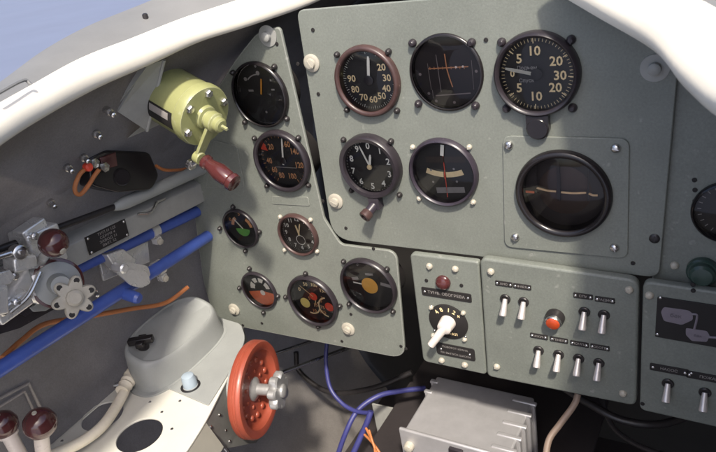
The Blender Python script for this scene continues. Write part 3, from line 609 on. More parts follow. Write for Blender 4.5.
bm = NB(); lathe(bm, (0, 0, 0), (0, -1, -.12), [(.0120, .0080), (.0138, .0072), (.0150, .004)], 28); obj('lamp_lens', bm, M_LENS, lp)

L3 = Vector((.0, YS, at(700, 420, YS).z))
p3 = thing('switch_panel', 'shaded plate at the lower right with a black pictogram sign and two toggles', 'switch panel', L3)
bm = NB(); plate(bm, pout([(643, 280.5), (790, 302), (800, 446), (639.5, 409.5)], [.010, .002, .002, .008]), YS - .001, .010, bev=.0026); obj('panel_board', bm, M_PANEL2, p3, off=L3).matrix_local = Matrix()
YS = -.014
put(S_CREAM, 'screw', p3, L3, [(649.5, 295), (641, 406)][:1], YS); put(S_CREAM, 'screw', p2, L2, [(623, 393)][:0], YS)
put(S_HOLE, 'rivet', p3, L3, [(642.5, 403.5), (693, 284.5), (693.2, 290.5)], YS)
q4 = [at(*q, YS) for q in ((657.5, 296), (790, 316), (790, 360), (655, 336))]
bm = NB(); plate(bm, rounded([(p.x, p.z) for p in q4], .002), YS - .0012, .0012, bev=.0003); sg = obj('pictogram_sign', bm, M_DIAL, p3, off=L3); sg.matrix_local = Matrix()
def blob(bm, pts, y): bm.faces.new([bm.verts.new(Vector((at(px, py, YS).x, y, at(px, py, YS).z)) - L3) for px, py in pts])
bm = NB(); yb = YS - .00155
blob(bm, [tuple(p) for p in rounded([(661, 311), (664, 306), (689, 309.5), (693, 313), (693, 319), (682, 324), (664, 320)], 2)], yb)
blob(bm, [tuple(p) for p in rounded([(686, 327), (707, 330), (710, 335), (707, 341), (692, 340), (686, 334)], 1.6)], yb)
tube(bm, [Vector((at(px, py, YS).x, yb, at(px, py, YS).z)) - L3 for px, py in ((692, 313), (697, 314), (696.5, 320), (694.5, 328))], .0012, 6, 4)
tube(bm, [Vector((at(px, py, YS).x, yb, at(px, py, YS).z)) - L3 for px, py in ((709, 336), (716, 336.5), (730, 337))], .0014, 6, 4)
obj('pictogram', bm, M_PINK, sg)
bm = NB(); v = at(676, 315, YS) - L3; text(bm, 'бак', .0065, v.x, v.z, v.y - .0019, 0, .01); obj('lettering', bm, M_SCRIB, sg); bm = NB(); v = at(698, 335, YS) - L3; text(bm, 'бак', .0045, v.x, v.z, v.y - .0019, 0, .01); obj('lettering', bm, M_SCRIB, sg)
put(S_TINY, 'screw', sg, L3, [(660.5, 297.5), (657.5, 334)], YS - .001)
placard(p3, L3, 669, 369.3, .038, .0095, ['НАСОС'], sz=.5); placard(p3, L3, 709, 377.5, .043, .0095, ['ПОЖАР'], sz=.5); put(S_TINY, 'screw', p3, L3, [(691.5, 373)], YS)
for q in [(668, 383), (705, 392)]:
    o = toggle(p3, L3, *q)
put(S_CREAM, 'screw', p2, L2, [(640, 292)][:0], YS)

# ------------------------------------------------------------------ hand crank on its bracket (upper left)
B0 = at(159, 90, -.075); F0 = at(203, 115.5, -.088); ax = (F0 - B0).normalized(); ln = (F0 - B0).length
t = thing('hand_crank', 'pale olive drum with a red-brown crank handle, hung from the upper left rim', 'hand crank', B0)
rel = lambda p: Vector(p) - B0
bm = NB(); lathe(bm, (0, 0, 0), ax, [(-.004, .0375), (.004, .0375), (.006, .0355), (ln - .010, .0355), (ln - .008, .0372), (ln, .0372), (ln + .004, .0355), (ln + .0045, .02)], 48); obj('drum', bm, M_OLIVE, t)
u, v, _ = basis(ax)
bm = NB(); lathe(bm, (0, 0, 0), (0, 0, 1), [(0, .0052), (.003, .0052), (.0045, .004), (.0048, .0015)], 6); NUT = mesh_of('bolt', bm, M_STEEL)
qz = Vector((0, 0, 1)).rotation_difference(ax).to_matrix()
for k in range(6):
    a = 2 * PI * k / 6 + .35; inst('bolt', NUT, t, ax * (ln + .004) + (u * math.cos(a) + v * math.sin(a)) * .0290, qz)
for k in range(4):
    a = 2 * PI * k / 4 + .5; inst('bolt', NUT, t, ax * .003 + (u * math.cos(a) + v * math.sin(a)) * .043, qz)
bm = NB(); lathe(bm, ax * ln, ax, [(.003, .0155), (.008, .0135), (.009, .0095), (.013, .0095), (.014, .0118), (.022, .0118), (.024, .0092), (.030, .0088), (.032, .0065)], 30); box(bm, ax * (ln + .032), (.003, .003, .017), qz); obj('crank_hub', bm, M_OLIVE, t)
# data plate on the drum
bm = NB(); vd = (CAM - B0); vd = (vd - ax * vd.dot(ax)).normalized(); sd_ = ax.cross(vd).normalized()
def strip(bm, rr, a0, a1, h0, h1):
    rows = []
    for k in range(7):
        a = math.radians(a0 + (a1 - a0) * k / 6); dr = (vd * math.cos(a) + (-sd_ if sd_.z > 0 else sd_) * math.sin(a))
        rows.append((bm.verts.new(ax * h0 + dr * rr), bm.verts.new(ax * h1 + dr * rr)))
    for A, Bq in zip(rows, rows[1:]): bm.faces.new((A[0], A[1], Bq[1], Bq[0]))
strip(bm, .0358, 26, 62, .020, ln - .012); dpl = obj('data_plate', bm, M_DIAL, t)
bm = NB(); strip(bm, .0361, 30, 44, .028, ln - .018); obj('plate_field', bm, M_GMARK, dpl)
H0 = B0 + ax * (ln + .020); Ae = at(199.5, 158, H0.y - .012)
bm = NB(); arm = Ae - H0; ad = arm.normalized(); sx = ad.cross(ax).normalized()
P = [rel(H0 - sx * .0075), rel(H0 + sx * .0075), rel(Ae + sx * .0055), rel(Ae - sx * .0055)]; slab(bm, P, .0045); lathe(bm, rel(Ae), ax, [(-.006, .0075), (.0035, .0075)], 20); lathe(bm, rel(H0), ax, [(-.007, .0115), (.003, .0115)], 24); obj('crank_arm', bm, M_OLIVE, t, bevel=.001)
g0 = at(204, 160.5, Ae.y - .004); g1 = at(235, 184, Ae.y - .010); gd = g1 - g0; gl_ = gd.length
bm = NB(); lathe(bm, rel(g0), gd, [(0, .0075), (.002, .0090), (.006, .0090), (.008, .0072), (.014, .0082), (gl_ * .5, .0108), (gl_ - .012, .0098), (gl_ - .009, .0090), (gl_ - .006, .0108), (gl_ - .001, .0102), (gl_, .006)], 28); obj('handle_grip', bm, M_BROWN, t)
bm = NB(); lathe(bm, rel(at(191.5, 164.5, Ae.y)), ax, [(-.003, .0068), (.002, .0068), (.003, .0055), (.003, .0035)], 20); lathe(bm, rel(at(191.5, 164.5, Ae.y)), ax, [(.002, .0032), (.005, .0030)], 14); tube(bm, [rel(Ae), rel(at(191.5, 164.5, Ae.y))], .004, 10, 2); obj('end_nut', bm, M_STEEL, t)
# bracket
t = thing('crank_bracket', 'dark grey folded metal bracket behind the olive drum', 'bracket', B0)
bm = NB(); e1 = u if abs(u.z) < abs(v.z) else v; e2 = ax.cross(e1).normalized()
Pq = [-ax * .006 + e1 * a * .050 + e2 * b * .052 for a, b in ((-1, -1), (1, -1), (1, 1), (-1, 1))]; slab(bm, Pq, .003); obj('mounting_plate', bm, M_BEAM, t, bevel=.0006)
bm = NB(); g1_ = at(164, 60, -.100); g2_ = at(147, 131, -.112); g3_ = at(118, 112, -.150); g4_ = at(146, 66, -.125)
slab(bm, [rel(g1_), rel(g2_), rel(g3_), rel(g4_)], .003); obj('gusset', bm, M_BEAM, t)
bm = NB(); tube(bm, [rel(g1_), rel(g2_)], .0022, 8, 1); obj('folded_edge', bm, M_BEAM, t)
bm = NB(); slab(bm, [rel(at(108, 118, -.155)), rel(at(104, 114, -.155)), rel(at(140, 66, -.13)), rel(at(146, 68, -.13))], .002); obj('support_strip', bm, M_BEAM, t)

# ------------------------------------------------------------------ fittings on the left side wall
def line(p, q, r, name, label, cat, m, seg=18, ext0=0, ext1=0):
    d = (q - p).normalized(); p = p - d * ext0; q = q + d * ext1
    bm = NB(); cyl(bm, p, q, r, seg=seg); o = (p + q) / 2; return tag(obj(name, bm, m, off=o), label, cat)
# beam with data plate
b0 = atx(191, 193, -.69); b1 = atx(20, 275, -.69); bd = (b1 - b0).normalized(); o = (b0 + b1) / 2
t = thing('support_beam', 'mid grey angled beam along the left wall with a black data plate', 'beam', o)
up = Vector((0, 0, 1)) - bd * bd.z; up.normalize(); si = up.cross(bd).normalized()
if si.x < 0: si = -si
bm = NB(); mm = Matrix((si, bd, up)).transposed(); Lb = (b1 - b0).length
sec = [(.012, -.0165), (.014, .012), (.004, .0185), (-.018, .0205), (-.018, -.0165)]
A_ = [bm.verts.new(b0 - bd * .06 + si * s + up * h - o) for s, h in sec]; B_ = [bm.verts.new(b1 + bd * .12 + si * s + up * h - o) for s, h in sec]
for i in range(5): bm.faces.new((A_[i], A_[(i + 1) % 5], B_[(i + 1) % 5], B_[i]))
bm.faces.new(A_[::-1]); bm.faces.new(B_); obj('beam_body', bm, M_BEAM, t, bevel=.0012)
pc = atx(107.5, 236.5, -.675); bm = NB(); box(bm, pc - o, (.0015, .062, .023), mm); dp = obj('data_plate', bm, M_DIAL, t)
bm = NB()
mmt = Matrix.Translation(pc - o + si * .0009) @ Matrix((bd * -1, -si, up)).transposed().to_4x4()
for k in range(4): text(bm, ['ТИП Н 125', 'СЕРИЯ 4', 'ЗАВОД 31', 'ВЫП. 52'][k], .0048, 0, .0078 - k * .0052, -.0003, 0, .004, 1.2, mtx=mmt)
obj('lettering', bm, M_GMARK, dp)
for s in (-1, 1):
    for h in (-1, 1): inst('screw', S_TINY, dp, pc - o + bd * s * .028 + up * h * .009 + si * .0008, Matrix.Rotation(PI / 2, 4, 'Z'))
# rod above the beam
r0, r1, r2 = atx(190, 174, -.664), atx(120, 205, -.664), atx(-30, 260, -.664)
t = thing('push_rod', 'light grey push rod tapering into a thin dark rod above the beam', 'rod', r1)
bm = NB(); d = (r0 - r1).normalized(); lathe(bm, Vector((0, 0, 0)), d, [(-.012, .0035), (-.006, .0056), (.004, .0078), (.012, .0084), ((r0 - r1).length + .1, .0084)], 20); obj('thick_rod', bm, M_GREY, t)
bm = NB(); tube(bm, [d * .0, (r2 - r1) * .33, (r2 - r1)], .0040, 14, 4); obj('thin_rod', bm, M_DSCREW, t)
bm = NB(); s = atx(138, 214, -.672) - r1; e = atx(157, 202, -.672) - r1; tube(bm, [s, s * .5 + e * .5 + Vector((.003, 0, -.006)), e], .0018, 8, 4); tube(bm, [e, e + (r0 - r1) * .12], .0018, 8, 2); obj('safety_wire', bm, M_STEEL, t)
# blue tubes
t1a, t1b = atx(197, 211, -.70), atx(62, 275, -.70)
o = (t1a + t1b) / 2; t = thing('blue_tube', 'upper blue painted tube running close under the grey beam', 'tube', o, 'blue painted tubes along the left wall')
bm = NB(); d = (t1b - t1a).normalized(); cyl(bm, t1a - d * .1 - o, t1b + d * .16 - o, .0085); obj('tube_body', bm, M_BLUE, t)
def clip(par, o, c, d, r):
    bm = NB(); lathe(bm, c - d * .006 - o, d, [(0, r), (0, r + .0022), (.012, r + .0022), (.012, r)], 22, False, False); s = d.cross(Vector((1, 0, 0))).normalized(); s = s if s.z < 0 else -s
    box(bm, c - o + s * (r + .005) + Vector((.004, 0, 0)), (.010, .010, .008)); obj('pipe_clip', bm, M_ALU, par)
    bm = NB(); lathe(bm, c - o + s * (r + .006) + Vector((.008, 0, 0)), (1, -.2, 0), [(0, .0048), (.004, .0048), (.005, .003)], 6); obj('clip_screw', bm, M_SCREW, par)
clip(t, o, atx(153, 231, -.70), d, .0085)
t2a, t2b = atx(197, 243, -.69), atx(-5, 372, -.675)
o = (t2a + t2b) / 2; t = thing('blue_tube', 'lower bright blue tube with a short side branch, crossing the left wall', 'tube', o, 'blue painted tubes along the left wall')
bm = NB(); d = (t2b - t2a).normalized(); cyl(bm, t2a - d * .1 - o, t2b + d * .05 - o, .0088); obj('tube_body', bm, M_BLUE, t)
j = atx(117, 291, -.69); k_ = atx(137, 298, -.66); bm = NB(); cyl(bm, j - o, k_ - o, .0078); lathe(bm, k_ - o, k_ - j, [(0, .0078), (.004, .006)], 18); obj('branch_stub', bm, M_BLUE, t)
clip(t, o, atx(158, 268, -.69), d, .0088)
# bracket with rocker between the tubes
c = atx(128, 265, -.695)
t = thing('hinge_bracket', 'grey bolted plate with a small pale rocker arm between the blue tubes', 'bracket', c)
bm = NB(); slab(bm, [atx(*q, -.708) - c for q in ((100, 262), (148, 240), (150, 262), (104, 281))], .004); obj('base_plate', bm, M_ALU, t, bevel=.0008)
bm = NB(); slab(bm, [atx(*q, -.682) - c for q in ((107, 255), (124, 249), (137, 259), (134, 270), (118, 272))], .018); obj('cover_block', bm, M_ALU, t, bevel=.002)
for dy in (0, 7):
    P2 = rounded([Vector(q) for q in ((117, 266 + dy), (128, 262 + dy), (148, 266 + dy), (151, 276 + dy), (142, 281 + dy), (132, 279 + dy))], 3.2, 4)
    bm = NB(); slab(bm, [atx(p.x, p.y, -.668 + .001 * dy) - c for p in P2], .003); obj('rocker_arm', bm, M_ALU, t)
bm = NB(); lathe(bm, atx(143, 274, -.667) - c, (1, 0, 0), [(0, .0042), (.004, .004), (.005, .002)], 14); obj('pivot_bolt', bm, M_ALU, t); bm = NB(); lathe(bm, atx(121, 268, -.667) - c, (1, 0, 0), [(-.01, .007), (.006, .007), (.008, .005)], 8); obj('pivot_bolt', bm, M_ALU, t)
# orange conduits
bm = NB(); tube(bm, [atx(*q, x) for q, x in (((188, 287), -.70), ((165, 303), -.71), ((130, 309), -.712), ((85, 317), -.712), ((45, 324), -.71), ((22, 340), -.70), ((2, 358), -.68))], .0032, 10)
o = atx(110, 312, -.712); tag(obj('orange_wire', bm, M_WIRE, off=o), 'orange insulated wire running under the lower blue tube', 'wire')
# black relay box with loop of orange wire
c = atx(125, 172, -.668); t = thing('relay_box', 'glossy black bakelite box on the upper left wall above the push rod', 'relay box', c)
by = (atx(157, 168, -.668) - atx(85, 182, -.668)); bm = NB()
P = rounded([Vector((q[0], q[1])) for q in ((88, 158), (104, 150), (150, 152), (160, 176), (152, 190), (118, 193), (92, 186))], 5, 4)
slab(bm, [atx(p.x, p.y, -.648) - c for p in P], .032); obj('box_body', bm, M_BLACK, t, bevel=.003)
bm = NB(); lathe(bm, atx(121, 177, -.648) - c, (1, -.3, .1), [(0, .0105), (.003, .0105), (.005, .009), (.005, .005)], 26); obj('round_cap', bm, M_BLACK, t)
bm = NB(); P = [(100, 158), (116, 152), (118, 166), (104, 170)]; slab(bm, [atx(*p, -.646) - c for p in P], .004); obj('terminal_block', bm, M_BROWN, t, bevel=.001)
bm = NB(); lathe(bm, atx(91, 163, -.650) - c, (1, 0, 0), [(0, .006), (.008, .006), (.009, .003)], 6); lathe(bm, atx(101, 167, -.646) - c, (1, 0, 0), [(0, .006), (.008, .006), (.009, .003)], 6); obj('terminal_nut', bm, M_STEEL, t)
bm = NB(); lathe(bm, atx(86, 167, -.646) - c, (1, 0, 0), [(0, .005), (.006, .005), (.008, .003)], 12); obj('red_terminal', bm, M_RED, t)
bm = NB(); tube(bm, [atx(*q, -.645) for q in ((88, 167), (80, 174), (75, 186), (76, 193), (81, 194), (88, 186), (95, 175), (101, 167))], .0026, 10)
o = atx(81, 180, -.645); tag(obj('orange_wire_loop', bm, M_WIRE, off=o), 'short hairpin loop of orange wire at the left end of the black box', 'wire')
bm = NB(); tube(bm, [atx(*q, x) for q, x in (((156, 166), -.655), ((165, 170), -.66), ((178, 170), -.665), ((192, 168), -.68))], .0022, 10)
o = atx(170, 170, -.66); tag(obj('orange_wire_end', bm, M_WIRE, off=o), 'short orange wire from the black box towards the panel', 'wire')
# bolts in the wall
def wallx(z):
    for (x0, z0), (x1, z1) in zip(WPROF, WPROF[1:]):
        if z1 <= z <= z0: return x0 + (x1 - x0) * (z - z0) / (z1 - z0)
    return -.74
def onwall(px, py):
    x = -.6
    for _ in range(30): x = .5 * x + .5 * (wallx(atx(px, py, x).z) + .001)
    return atx(px, py, x)
for (px, py), lab in zip([(95, 133), (67, 167), (50, 202), (83, 157), (93, 291), (108, 111)], ['topmost steel bolt in the slanting row on the dark left wall', 'middle steel bolt in a slanting row, left of the hairpin wire loop', 'lower steel bolt on the dark wall just above the throttle block', 'steel bolt tight against the red terminal of the black box', 'steel bolt on the wall below the star knob', 'steel bolt on the wall beside the folded bracket']):
    p = onwall(px, py); bm = NB(); lathe(bm, (0, 0, 0), (.9, -.25, -.3), [(-.004, .0045), (.004, .0045), (.0045, .003), (.012, .0028), (.013, .0015)], 10)
    tag(obj('wall_bolt', bm, M_STEEL, off=p * 0).__class__ and C.objects[-1], lab, 'bolt', 'bolts in the left wall'); C.objects[-1].matrix_world = TILT @ Matrix.Translation(p)
# pressed frame in the lower wall
bm = NB(); tube(bm, [onwall(*q) + Vector((.001, 0, 0)) for q in ((-20, 408), (28, 383), (42, 412))], .0022, 8, 1, smooth=False); tube(bm, [onwall(*q) + Vector((.001, 0, 0)) for q in ((-20, 418), (24, 391), (35, 414))], .0018, 8, 1, smooth=False)
o = onwall(20, 390); tag(obj('wall_stiffener', bm, M_WALL, off=o), 'pressed angular bead in the lower left wall above the brown knobs', 'stiffener')

# throttle quadrant
c = atx(45, 275, -.66); rq = lambda q, x: atx(q[0], q[1], x) - c
t = thing('throttle_quadrant', 'bright aluminium throttle block with a red-brown ball knob and a star knob', 'throttle', c)
def bx(px, py, x, dx, db, du, tw=0.0): box(bm, rq((px, py), x), (dx, db, du), mm @ Matrix.Rotation(tw, 3, 'X'))
bm = NB(); bx(38, 246, -.660, .036, .040, .044); obj('upper_block', bm, M_ALU, t, bevel=.003)
bm = NB(); bx(20, 262, -.640, .022, .026, .016, .2); obj('side_lug', bm, M_ALU, t, bevel=.003)
bm = NB(); bx(44, 278, -.662, .030, .050, .040); obj('lower_block', bm, M_ALU, t, bevel=.004)
bm = NB(); lathe(bm, rq((38, 284), -.648), (1, -.4, .3), [(-.01, .020), (.004, .020), (.008, .016), (.010, .006)], 28); obj('round_boss', bm, M_ALU, t)
bm = NB(); bx(4, 284, -.655, .034, .044, .026); obj('rear_block', bm, M_ALU, t, bevel=.003)
bm = NB(); bx(8, 306, -.648, .026, .040, .018, -.15); obj('rear_block', bm, M_ALU, t, bevel=.003)
bm = NB(); bx(-14, 300, -.640, .030, .030, .030, .3); obj('rear_block', bm, M_ALU, t, bevel=.003)
bm = NB(); bx(30, 228, -.655, .020, .030, .010, -.2); obj('top_cap', bm, M_ALU, t, bevel=.002)
bm = NB(); tube(bm, [rq((-6, 258), -.635), rq((18, 252), -.632), rq((34, 258), -.636)], .0034, 12, 6); obj('link_rod', bm, M_STEEL, t)
bm = NB(); lathe(bm, rq((18, 252), -.632), (1, -.1, .1), [(-.006, .0075), (.006, .0075), (.007, .006), (.007, .003), (.011, .0028)], 20); obj('link_pivot', bm, M_STEEL, t)
bm = NB(); slab(bm, [rq(q, -.628) for q in ((-12, 276), (10, 270), (16, 277), (10, 284), (-12, 289))], .004); obj('slotted_arm', bm, M_ALU, t, bevel=.0008)
bm = NB(); tube(bm, [rq((10, 312), -.632), rq((28, 296), -.626), rq((40, 272), -.628)], .0026, 10, 6); obj('spring_rod', bm, M_STEEL, t)
for px, py, x in ((14, 276, -.636), (-2, 292, -.636), (16, 302, -.633), (2, 312, -.633), (34, 236, -.640), (46, 256, -.640), (60, 268, -.644)):
    bm = NB(); lathe(bm, rq((px, py), x), (1, -.05, .05), [(-.003, .0042), (.003, .0042), (.004, .003), (.004, .0022), (.007, .0020)], 8); obj('block_bolt', bm, M_STEEL, t)
bm = NB(); slab(bm, [rq(q, -.655) for q in ((30, 308), (52, 296), (58, 304), (46, 311), (34, 312))], .006); obj('friction_plate', bm, M_GREY, t, bevel=.001)
bm = NB(); p = rq((53.5, 243), -.600); s0 = rq((40, 262), -.645); cyl(bm, s0, p, .0055, .005); obj('throttle_lever', bm, M_ALU, t)
bm = NB(); ball(bm, p, .0150, seg=32, rings=20); kb = obj('ball_knob', bm, M_BROWN, t)
bm = NB(); dcam = (CAM - c - p).normalized(); q_ = (rq((60.5, 249), -.6) - p); n_ = (q_ + dcam * .012).normalized(); lathe(bm, p + n_ * .0142, n_, [(0, .0036), (.0014, .0034), (.0018, .002)], 16); obj('knob_insert', bm, M_SCREW, kb)
sa = Vector((.80, -.35, .25)).normalized(); sc_ = rq((57, 283), -.636)
bm = NB(); lathe(bm, sc_, sa, [(-.006, .0275), (.004, .0275), (.005, .026)], 36); obj('brown_washer', bm, M_BROWN, t)
bm = NB(); lathe(bm, sc_, sa, [(.005, .0240), (.009, .0240), (.010, .0225)], 40); lathe(bm, sc_, sa, [(.008, .012), (.03, .010)], 24); obj('friction_disc', bm, M_GREY, t)
def star(bm, o, axd, r, th, n=6, r_in=.72):
    u, v, a = basis(axd); A, B_ = [], []
    N = n * 12
    for k in range(N):
        q = 2 * PI * k / N; rr = r * (r_in + (1 - r_in) * (.5 + .5 * math.cos(n * q)) ** .6); d_ = u * math.cos(q) + v * math.sin(q)
        A.append((d_, rr))
    prof = [(-th / 2, .90), (-th * .32, 1.0), (th * .32, 1.0), (th / 2, .90), (th * .52, .5)]
    rings = [[bm.verts.new(o + a * h + d_ * rr * s) for d_, rr in A] for h, s in prof]
    for P, Q in zip(rings, rings[1:]):
        for k in range(N): bm.faces.new((P[k], P[(k + 1) % N], Q[(k + 1) % N], Q[k]))
    bm.faces.new(rings[0][::-1]); bm.faces.new(rings[-1])
so_ = rq((73.5, 297), -.603); bm = NB(); star(bm, so_, sa, .0232, .011, 6, .63); lathe(bm, so_, sa, [(.004, .009), (.011, .0085), (.013, .006)], 24); ks = obj('star_knob', bm, M_SCREW, t)
bm = NB()
for k in range(6):
    u, v, a = basis(sa); q = 2 * PI * k / 6; lathe(bm, so_ + (u * math.cos(q) + v * math.sin(q)) * .0182 + a * .0050, a, [(0, .003), (.0006, .003)], 14)
obj('knob_hole', bm, M_DIAL, ks)
bm = NB(); slab(bm, [rq(q, -.665) for q in ((-20, 318), (30, 296), (60, 306), (20, 328), (-20, 340))], .01); lathe(bm, rq((24, 309), -.662), (1, 0, .2), [(0, .008), (.004, .008), (.005, .005)], 6); obj('base_rail', bm, M_BEZEL, t)

# ------------------------------------------------------------------ left console with lightening holes
ZC = -.57
def zc(px, py, z=ZC): return atz(px, py, z)
cons = [(-.746, -.75), (-.548, -.75), (-.548, -.35), (-.557, -.256), (-.569, -.206), (-.600, -.118), (-.626, -.047), (-.660, -.018), (-.746, -.010)]
h1 = zc(97, 416.5); h2 = zc(139.5, 434.5)
oc = Vector((-.65, -.3, ZC))
t = thing('side_console', 'light grey side shelf along the left wall with two round lightening holes', 'console', oc)
bm = NB(); plate(bm, rounded([(x, y) for x, y in cons], [.002, .002, .03, .02, .02, .03, .02, .01, .002]), 0, .003, [(h1.x + .006, h1.y + .004, .029), (h2.x, h2.y, .030)], bev=.0006, mtx=Matrix.Translation((0, 0, ZC - .0015)))
obj('console_top', bm, M_CREAM, t, off=oc).matrix_local = Matrix()
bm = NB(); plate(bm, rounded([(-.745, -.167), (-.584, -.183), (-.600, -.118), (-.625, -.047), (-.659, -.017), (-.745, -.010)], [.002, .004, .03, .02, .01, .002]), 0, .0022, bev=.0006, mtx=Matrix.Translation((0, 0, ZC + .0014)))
obj('shelf_shade_sheet', bm, M_GREY, t, off=oc).matrix_local = Matrix()  # added sheet: the shadow on the shelf put into a darker grey
bm = NB(); e = [(-.548, -.75), (-.548, -.35), (-.557, -.256), (-.569, -.206)]
A_ = [bm.verts.new(Vector((x - .0005, y, ZC - .0035)) - oc) for x, y in e]; B_ = [bm.verts.new(Vector((x + .012, y + .004, ZC - .045)) - oc) for x, y in e]; 
for i in range(3): bm.faces.new((A_[i], A_[i + 1], B_[i + 1], B_[i]))
bmesh.ops.solidify(bm, geom=bm.faces[:], thickness=.002); obj('side_flange', bm, M_FRAME, t)
bm = NB(); e = [(-.569, -.206), (-.600, -.118), (-.626, -.047), (-.655, -.016), (-.70, -.013)]; low = [(-.572, -.204, -.625), (-.590, -.118, -.70), (-.615, -.047, -.72), (-.655, -.016, -.72), (-.70, -.013, -.72)]
A_ = [bm.verts.new(Vector((x - .001, y - .0005, ZC - .0035)) - oc) for x, y in e]; B_ = [bm.verts.new(Vector(q) - oc) for q in low]
for i in range(4): bm.faces.new((A_[i], A_[i + 1], B_[i + 1], B_[i]))
bmesh.ops.solidify(bm, geom=bm.faces[:], thickness=.002); sp = obj('gear_side_plate', bm, M_BEAM, t)
bm = NB(); lathe(bm, (0, 0, 0), (1, .3, 0), [(-.001, .0022), (.001, .002), (.0016, .001)], 10); RV = mesh_of('rivet', bm, M_STEEL)
for f, k in ((.05, .25), (.05, .6), (.05, .9), (.35, .25), (.35, .6), (.35, .85), (.65, .3), (.65, .8), (.95, .3)):
    x0 = Vector((-.569, -.206, ZC)).lerp(Vector((-.600, -.118, ZC)), f); x1 = Vector((-.572, -.204, -.625)).lerp(Vector((-.590, -.118, -.70)), f); inst('rivet', RV, sp, x0.lerp(x1, k) - oc + Vector((.001, 0, 0)))
bm = NB(); lathe(bm, (0, 0, 0), (0, 0, 1), [(-.0005, .0024), (.0008, .002), (.0012, .001)], 10); RT = mesh_of('rivet', bm, M_STEEL)
for q in [(118, 400), (162, 412), (172, 429), (88, 436), (180, 401), (150, 402), (62, 441)]: inst('rivet', RT, t, zc(*q) - oc)
# domed housing
dc = Vector((-.700, -.112, ZC)); 
t = thing('domed_housing', 'grey oblong domed housing on the shelf below the left board', 'housing', dc)
bm = NB(); rings = []
for h, s in ((0.0, 1.10), (.0028, 1.10), (.0032, 1.02), (.010, 1.0), (.030, .985), (.043, .965), (.0475, .945), (.0500, .915), (.0510, .88), (.0505, .855), (.0492, .84), (.0492, .4)):
    r = []
    for k in range(56):
        a = 2 * PI * k / 56; ca, sa2 = math.cos(a), math.sin(a); e_ = 2 / 2.7
        x = .0385 * s * math.copysign(abs(ca) ** e_, ca); y = .081 * s * math.copysign(abs(sa2) ** e_, sa2)
        tl = min(1, max(0, (h - .01) / .03)); r.append(bm.verts.new((x, y, h * 1.07 - tl * x * .36)))
    rings.append(r)
for A, B_ in zip(rings, rings[1:]):
    for k in range(56): bm.faces.new((A[k], A[(k + 1) % 56], B_[(k + 1) % 56], B_[k]))
bm.faces.new(rings[0][::-1]); bm.faces.new(rings[-1]); obj('dome_shell', bm, M_GREY, t, sharp=48)
kc = atz(143, 346, -.514) - dc
bm = NB(); lathe(bm, kc - Vector((0, 0, .006)), (0, 0, 1), [(-.004, .0085), (.012, .008)], 20); box(bm, kc + Vector((0, 0, .010)), (.036, .010, .010), Matrix.Rotation(.55, 3, 'Z')); box(bm, kc + Vector((0, 0, .008)), (.012, .024, .009), Matrix.Rotation(.55, 3, 'Z')); obj('turn_knob', bm, M_BLACK, t, bevel=.002)
pc = zc(191, 386)
t = thing('shelf_plug', 'pale blue plug standing in a black ring on the shelf beside the dome', 'plug', pc)
bm = NB(); lathe(bm, (0, 0, 0), (0, 0, 1), [(0, .0105), (.013, .0098), (.019, .0085), (.021, .005)], 26); obj('plug_cap', bm, M_PALEB, t)
bm = NB(); lathe(bm, (.002, -.002, 0), (0, 0, 1), [(0, .0105), (0, .0145), (.003, .014), (.003, .0105)], 30, False, False); obj('plug_ring', bm, M_BLACK, t)
# tape-wrapped hose
bm = NB(); tube(bm, [zc(*q, ZC + h) for q, h in (((133, 374), .012), ((127, 385), .014), ((120, 400), .014), ((105, 423), .014), ((86, 439), .016), ((60, 452), .018), ((10, 472), .02))], .0072, 14)
o = zc(100, 420); t = thing('wrapped_hose', 'cream tape-wrapped hose lying over the front hole of the shelf', 'hose', o)
obj('hose_body', bm, M_HOSE, t, off=o).matrix_local = Matrix()
bm = NB(); tube(bm, [zc(138, 370, ZC + .014) - o, zc(131, 377, ZC + .017) - o, zc(122, 391, ZC + .017) - o], lambda u_: .0125 - .004 * u_ + .0012 * math.sin(u_ * 40), 14); obj('taped_end', bm, M_HOSE, t)
bm = NB(); cyl(bm, zc(112, 386, ZC + .004) - o, zc(140, 378, ZC + .010) - o, .003); cyl(bm, zc(138, 376, ZC + .016) - o, zc(146, 377, ZC + .016) - o, .0022); obj('tie_rod', bm, M_STEEL, t)

# brown knobs at the lower left corner
for (px, py), r, lab, sh in [((40, 423), .0185, 'red-brown round knob on a pale lever, standing clear at the lower left', ((33, 447), (44, 462))), ((3, 424), .0165, 'red-brown round knob cut by the left picture edge', ((8, 440), (26, 466)))]:
    p = atz(px, py, -.47); t = thing('lever_knob', lab, 'knob', p, 'brown lever knobs')
    bm = NB(); lathe(bm, (0, 0, 0), (0.15, -.1, 1), [(-r * .92, r * .35), (-r * .8, r * .62), (-r * .45, r * .92), (-r * .05, r), (r * .02, r), (r * .06, r * .99), (r * .45, r * .88), (r * .75, r * .62), (r * .92, r * .3), (r * .96, r * .05)], 36); obj('ball_knob', bm, M_BROWN, t, sharp=60)
    bm = NB(); q = atz(sh[1][0], sh[1][1], -.53) - p; d_ = q.normalized(); tube(bm, [d_ * r * .6, q], .0085, 12, 2); lathe(bm, d_ * r * .7, d_, [(0, .011), (.004, .011)], 20); obj('lever_stem', bm, M_IVORY, t)
    bm = NB(); lathe(bm, (0.15 * r, -.1 * r, r * .95), (.15, -.1, 1), [(-.001, .003), (.0008, .0026)], 12); obj('knob_insert', bm, M_SCREW, t)

